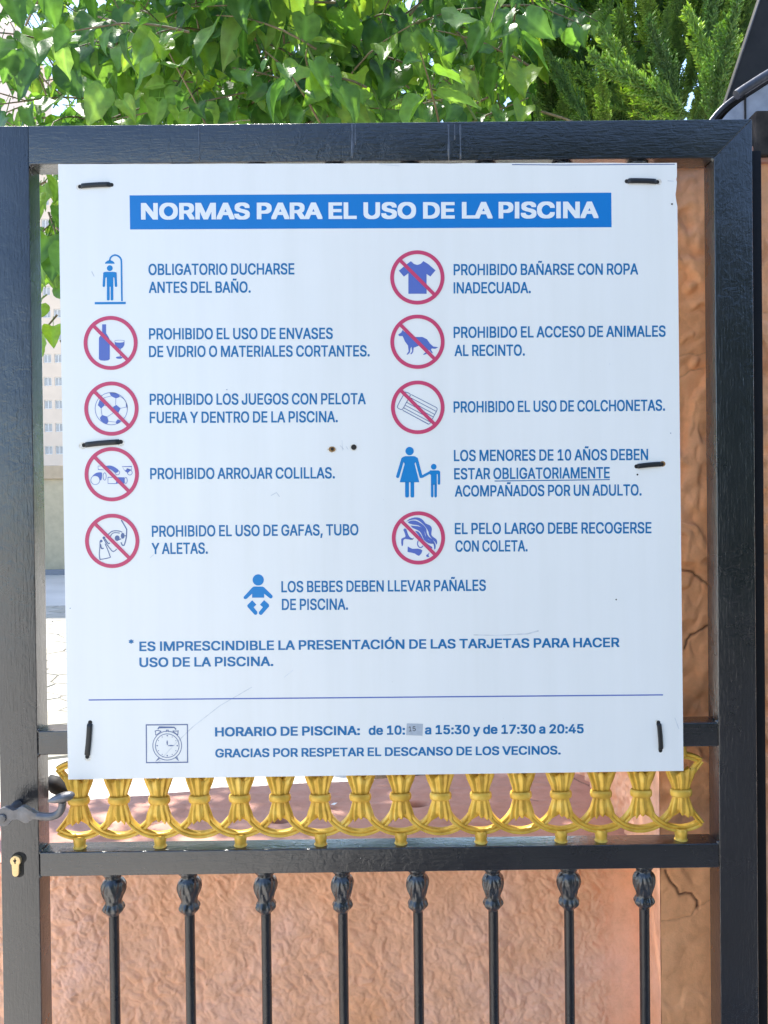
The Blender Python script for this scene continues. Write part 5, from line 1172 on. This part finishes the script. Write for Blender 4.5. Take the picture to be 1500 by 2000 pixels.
# lower boughs added unseen behind the sign, to darken the stile's reflections
for _ in range(150):
    Y = random.uniform(1.3, 3.2); p = W(random.uniform(215, 1290), random.uniform(330, 900), Y)
    if p.x > .62 and Y < 1.8: continue
    add_twig(p, Vector((random.uniform(-.6, .6), random.uniform(-.5, .5), random.uniform(-.6, .2))), .3, 8, random.uniform(.10, .14))
# the rest of the crown, overhead and behind
for _ in range(620):
    th = random.uniform(0, 2*math.pi); rr = math.sqrt(random.random()); 
    p = Vector((.05+2.25*rr*math.cos(th), 3.1+2.2*rr*math.sin(th), 0)); hh = math.sqrt(max(0, 1-rr*rr*.8)); p.z = 3.45+random.uniform(0, 2.9)*hh
    if p.y < .55: continue
    if p.x+.254*(p.z-2.9) > .35 and p.y-.391*(p.z-2.9) < 2.9: continue      # crown left open here to let the sun reach the juniper
    px, py, z = proj(p)
    if px < 60 and py > -250: continue
    if px < 190 and py > -100 and random.random() < .8: continue
    if 1075 < px and py > -500: continue
    add_twig(p, Vector((random.uniform(-1, 1), random.uniform(-1, .6), random.uniform(-.3, .6))), random.uniform(.3, .55), random.randrange(7, 11), random.uniform(.10, .145))
# hand-placed young shoots in front
def shoot(stem, leaves, r=.0028):
    pts = smooth_path([W(*q) for q in stem], 5); twigs.append((pts, r, True))
    for (bx_, by_, tx_, ty_, Y, sc) in leaves:
        a = W(bx_, by_, Y); b = W(tx_, ty_, Y-.02); s = (b-a).length
        placed.append((leaf_matrix(a, b-a, Vector((random.uniform(-.3, .3), -1, sc)), s*1.0), random.randrange(100), True))
shoot([(600, 88, 1.0), (618, 130, 1.0), (632, 170, 1.0), (640, 200, 1.0), (650, 240, 1.0)],
      [(612, 158, 566, 196, 1.0, .6), (640, 132, 648, 190, .98, .3), (668, 200, 722, 240, 1.0, .5), (622, 118, 662, 130, 1.0, .9), (615, 82, 680, 82, 1.0, 1.4), (598, 30, 596, 96, 1.0, .2), (575, 60, 600, 92, 1.02, .3)])
shoot([(500, -20, 1.05), (505, 20, 1.05), (512, 50, 1.05)], [(482, -30, 475, 45, 1.05, .1), (520, -20, 540, 62, 1.05, .2), (480, 40, 425, 105, 1.05, .4), (515, 45, 522, 92, 1.05, 0)])
shoot([(420, 215, 1.1), (370, 205, 1.1), (325, 195, 1.1)], [(320, 165, 280, 165, 1.1, .2), (322, 190, 368, 180, 1.1, .2), (275, 180, 262, 190, 1.1, .3), (240, 195, 262, 228, 1.1, .3), (205, 170, 160, 228, 1.08, .2), (310, 198, 300, 243, 1.1, .2), (345, 205, 362, 245, 1.1, .3), (400, 205, 425, 243, 1.1, .3)])
shoot([(930, 235, 1.1), (900, 180, 1.1), (893, 140, 1.1)], [(895, 140, 945, 175, 1.08, .5), (882, 165, 895, 230, 1.08, .2), (805, 62, 828, 122, 1.0, .1), (960, 235, 998, 235, 1.05, .4), (660, 60, 678, 110, 1.2, .2)])
# rank by size in the picture: the 300 largest become leaf objects
info = []
for k, (m, idx, yg) in enumerate(placed):
    c = m.translation; px, py, z = proj(c)
    vis = -40 < px < 1540 and -40 < py < 330 or (60 < px < 150 and 300 < py < 760)
    info.append(((0 if vis and z > 0 else 1), z if not yg else z-3, k))
info.sort()
top300 = {k for _, _, k in info[:298]}
troot = tree.location
for k in sorted(top300):
    m, idx, yg = placed[k]
    o = bpy.data.objects.new('leaf', (LY if yg else LM)[idx % (4 if yg else 16)]); col.objects.link(o); o.parent = tree
    mm = m.copy(); mm.translation -= troot; o.matrix_basis = mm
def instance_mesh(name, lst, meshes, mat, parent, tones):
    V = []; F = []; T = []; VE = []; base = 0
    data = []
    for me in meshes:
        co = np.empty(len(me.vertices)*3, np.float32); me.vertices.foreach_get('co', co); co = co.reshape(-1, 3)
        fs = [tuple(p.vertices) for p in me.polygons]
        ve = np.zeros(len(me.vertices), np.float32)
        if 'vein' in me.attributes: me.attributes['vein'].data.foreach_get('value', ve)
        q4 = np.array([x for x in fs if len(x) == 4], np.int32).reshape(-1, 4); data.append((co, q4, ve))
    for m, idx in lst:
        co, q4, ve = data[idx % len(data)]; A = np.array(m)[:3]
        V.append(co @ A[:, :3].T + A[:, 3]); F.append(q4+base); base += len(co); VE.append(ve); T.append(np.full(len(co), random.random() if tones else 0, np.float32))
    V = np.concatenate(V); F = np.concatenate(F); T = np.concatenate(T); VE = np.concatenate(VE)
    me = bpy.data.meshes.new(name)
    me.vertices.add(len(V)); me.vertices.foreach_set('co', V.reshape(-1).astype(np.float32))
    me.loops.add(F.size); me.loops.foreach_set('vertex_index', F.reshape(-1).astype(np.int32))
    me.polygons.add(len(F)); me.polygons.foreach_set('loop_start', (np.arange(len(F))*4).astype(np.int32))
    me.update(calc_edges=True); me.materials.append(mat); me.shade_smooth()
    me.attributes.new('tone', 'FLOAT', 'POINT').data.foreach_set('value', T); me.attributes.new('vein', 'FLOAT', 'POINT').data.foreach_set('value', VE)
    o = link(name, me, parent); o['kind'] = 'stuff'; return o
rest = [(placed[k][0], placed[k][1]) for k in range(len(placed)) if k not in top300]
instance_mesh('foliage', rest, LM, M['leaf'], tree, True)
bm = bmesh.new(); bg_ = bmesh.new()
for pts, r, yg in twigs:
    tube(bg_ if yg else bm, pts, [r*(1.5-.9*i/(len(pts)-1)) for i in range(len(pts))], 5, cap=False)
tag(from_bm('twigs', bm, M['twig'], tree, True), kind='stuff'); tag(from_bm('young_shoots', bg_, M['twig_green'], tree, True), kind='stuff')
bm = bmesh.new(); tube(bm, smooth_path([(.10, 3.4, 0), (.12, 3.38, 1.0), (.05, 3.3, 2.0), (.10, 3.2, 2.7)], 5), [.17-.0042*i for i in range(16)], 20); from_bm('trunk', bm, M['bark'], tree, True)
for L in ([(.1, 3.2, 2.6), (-.3, 3.1, 3.6), (-.8, 3.0, 4.6), (-1.3, 2.8, 5.4)], [(.1, 3.2, 2.6), (.4, 3.1, 3.6), (.8, 2.6, 4.6), (1.2, 2.2, 5.2)], [(.1, 3.2, 2.65), (.2, 3.3, 3.6), (.5, 3.5, 4.6), (.6, 3.4, 5.6)], [(.1, 3.2, 2.6), (-.1, 3.7, 3.4), (-.5, 4.2, 4.6), (-.9, 4.4, 5.4)], [(.1, 3.2, 2.6), (.6, 3.6, 3.6), (1.2, 4.0, 4.6), (1.6, 4.1, 5.4)]):
    P_ = smooth_path(L, 5); bm = bmesh.new(); tube(bm, P_, [.075*(1-i/len(P_))+.008 for i in range(len(P_))], 12); from_bm('branch', bm, M['bark'], tree, True)
# thin branches seen among the leaves
for L in ([(545, 108, 1.5), (500, 118, 1.5), (455, 126, 1.5), (410, 134, 1.55), (330, 130, 1.6)], [(400, 82, 1.4), (365, 62, 1.4), (330, 45, 1.45), (255, 10, 1.5)], [(800, 30, 1.3), (820, 5, 1.3), (840, -15, 1.3)], [(30, 90, 1.9), (60, 125, 1.9), (95, 165, 1.9), (140, 200, 1.9)], [(50, 232, 1.8), (110, 230, 1.8), (165, 240, 1.8)], [(890, 60, 1.4), (905, 75, 1.4), (915, 95, 1.4)]):
    P_ = smooth_path([W(*q) for q in L], 5); bm = bmesh.new(); tube(bm, P_, [.005*(1-i/len(P_)*.5) for i in range(len(P_))], 8); from_bm('branch', bm, M['twig'], tree, True)

# ------------------------------------------------------------------ juniper
def spray_me(seed):
    rnd = random.Random(seed); V = []; F = []; T = []
    def twig(p, d, L, r, tone):
        d = d.normalized(); a = d.cross(Vector((.3, .5, .81))).normalized(); b = d.cross(a)
        i0 = len(V)
        for k, (t, rr) in enumerate(((0, r), (.55, r*1.15), (1, r*.25))):
            for j in range(3):
                an = 2*math.pi*j/3+k*.5; V.append(tuple(p+d*L*t+(a*math.cos(an)+b*math.sin(an))*rr)); T.append(tone)
        for k in range(2):
            for j in range(3): F.append((i0+k*3+j, i0+k*3+(j+1) % 3, i0+k*3+3+(j+1) % 3, i0+k*3+3+j))
    # plume along +y, unit length
    p = Vector((0, 0, 0)); d = Vector((0, 1, 0)); n = 26
    for k in range(n):
        t = k/n; d = (d+Vector((rnd.uniform(-.06, .06), 0, rnd.uniform(-.05, .07)))).normalized(); q = p+d/n
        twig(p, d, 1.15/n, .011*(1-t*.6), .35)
        for s in (1, -1, 0):
            if t < .06 and rnd.random() < .5: continue
            ang = rnd.uniform(.45, .8); roll = rnd.uniform(-.5, .5) if s else rnd.uniform(-1.6, 1.6)
            sd_ = Vector(((s or rnd.choice((-1, 1))*.5)*math.cos(roll), 0, math.sin(roll))).normalized()
            dd = (d*math.cos(ang)+sd_*math.sin(ang)).normalized(); L = (.34*(1-t)**.8+.05)*rnd.uniform(.6, 1.1)*(1 if s else .6)
            m = max(3, int(L*30)); pp = p.copy()
            for j in range(m):
                u = j/m; dd = (dd+d*.05+Vector((rnd.uniform(-.1, .1), rnd.uniform(-.05, .1), rnd.uniform(-.1, .1)))).normalized()
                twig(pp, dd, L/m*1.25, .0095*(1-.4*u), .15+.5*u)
                for s2 in (1, -1):
                    if rnd.random() < .25: continue
                    e = (dd*.75+dd.cross(Vector((0, 0, 1))).normalized()*s2*.6+Vector((0, 0, rnd.uniform(-.45, .45)))).normalized()
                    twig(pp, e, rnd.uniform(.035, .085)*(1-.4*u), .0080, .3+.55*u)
                pp = pp+dd*L/m
        p = q
    me = bpy.data.meshes.new('spray'); me.from_pydata(V, [], F); me.update(); me.materials.append(M['juniper']); me.shade_smooth()
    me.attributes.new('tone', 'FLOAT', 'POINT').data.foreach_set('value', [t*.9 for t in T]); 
    return me
SP = [spray_me(100+i) for i in range(5)]
random.seed(77)
jun = empty('juniper_tree', (1.15, 2.15, 0), 'bright green juniper with feathery sprays behind the right end of the top rail', 'tree')
sprays = []
def add_spray(p, d, L):
    up = Vector((random.uniform(-.5, .5), -1, random.uniform(-.3, .6)))
    sprays.append((leaf_matrix(p, d, up, L), random.randrange(50)))
C0 = Vector((1.20, 2.15, 0))
hero = [((1395, 245), (1385, 20), 1.0), ((1440, 240), (1400, 60), 1.05), ((1330, 225), (1250, 60), 1.0), ((1350, 225), (1165, 110), .95), ((1430, 235), (1350, 30), 1.1), ((1300, 250), (1180, 70), 1.2), ((1150, 250), (1075, 110), 1.1), ((1190, 250), (1150, 160), 1.05), ((1060, 262), (1035, 200), 1.0),
        ((1250, 240), (1210, 90), 1.3), ((1380, 200), (1360, -30), 1.2), ((1290, 120), (1230, -20), 1.4), ((1210, 150), (1150, -10), 1.4), ((1440, 150), (1440, -20), 1.3), ((1150, 150), (1105, 60), 1.4), ((1330, 110), (1300, -40), 1.4), ((1225, 215), (1100, 150), 1.2), ((1100, 260), (1090, 170), 1.3), ((1440, 245), (1455, 100), 1.2), ((1300, 250), (1290, 130), 1.3), ((1350, 250), (1440, 120), 1.15)]
for (a, b, Y) in hero:
    A = W(*a, Y+.15); B = W(*b, Y+.05); add_spray(A, B-A, (B-A).length*1.08)
for _ in range(1500):
    z = random.uniform(1.6, 4.4); th = random.uniform(0, 2*math.pi); rr = .72*(1-((z-2.7)/2.6)**2)**.5 if abs(z-2.7) < 2.5 else .1
    k = random.uniform(.35, .95); p = Vector((C0.x+rr*k*math.cos(th), C0.y+rr*k*math.sin(th), z))
    if math.sin(th) > .35 and random.random() < .7: continue
    px, py, zz = proj(p)
    if px < 1120 and py < 60: continue
    if px < 1040: continue
    d = Vector((math.cos(th)*.8, math.sin(th)*.8, random.uniform(.5, 1.5)))
    add_spray(p, d, random.uniform(.20, .40))
inf = []
for k, (m, i) in enumerate(sprays):
    px, py, z = proj(m.translation); vis = 1000 < px < 1560 and -100 < py < 330; inf.append((0 if vis else 1, z, k))
inf.sort(); top = {k for _, _, k in inf[:200]}
for k in sorted(top):
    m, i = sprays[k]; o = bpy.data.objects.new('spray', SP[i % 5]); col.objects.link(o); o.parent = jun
    mm = m.copy(); mm.translation -= jun.location; o.matrix_basis = mm
o_rest = [k for k in range(len(sprays)) if k not in top]
rj = random.sample(o_rest, min(len(o_rest), 260))
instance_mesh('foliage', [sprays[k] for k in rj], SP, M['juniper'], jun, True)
bm = bmesh.new(); tube(bm, [(C0.x, C0.y, 4.4*i/12) for i in range(13)], [.07*(1-i/13)+.008 for i in range(13)], 12); from_bm('trunk', bm, M['bark'], jun, True)
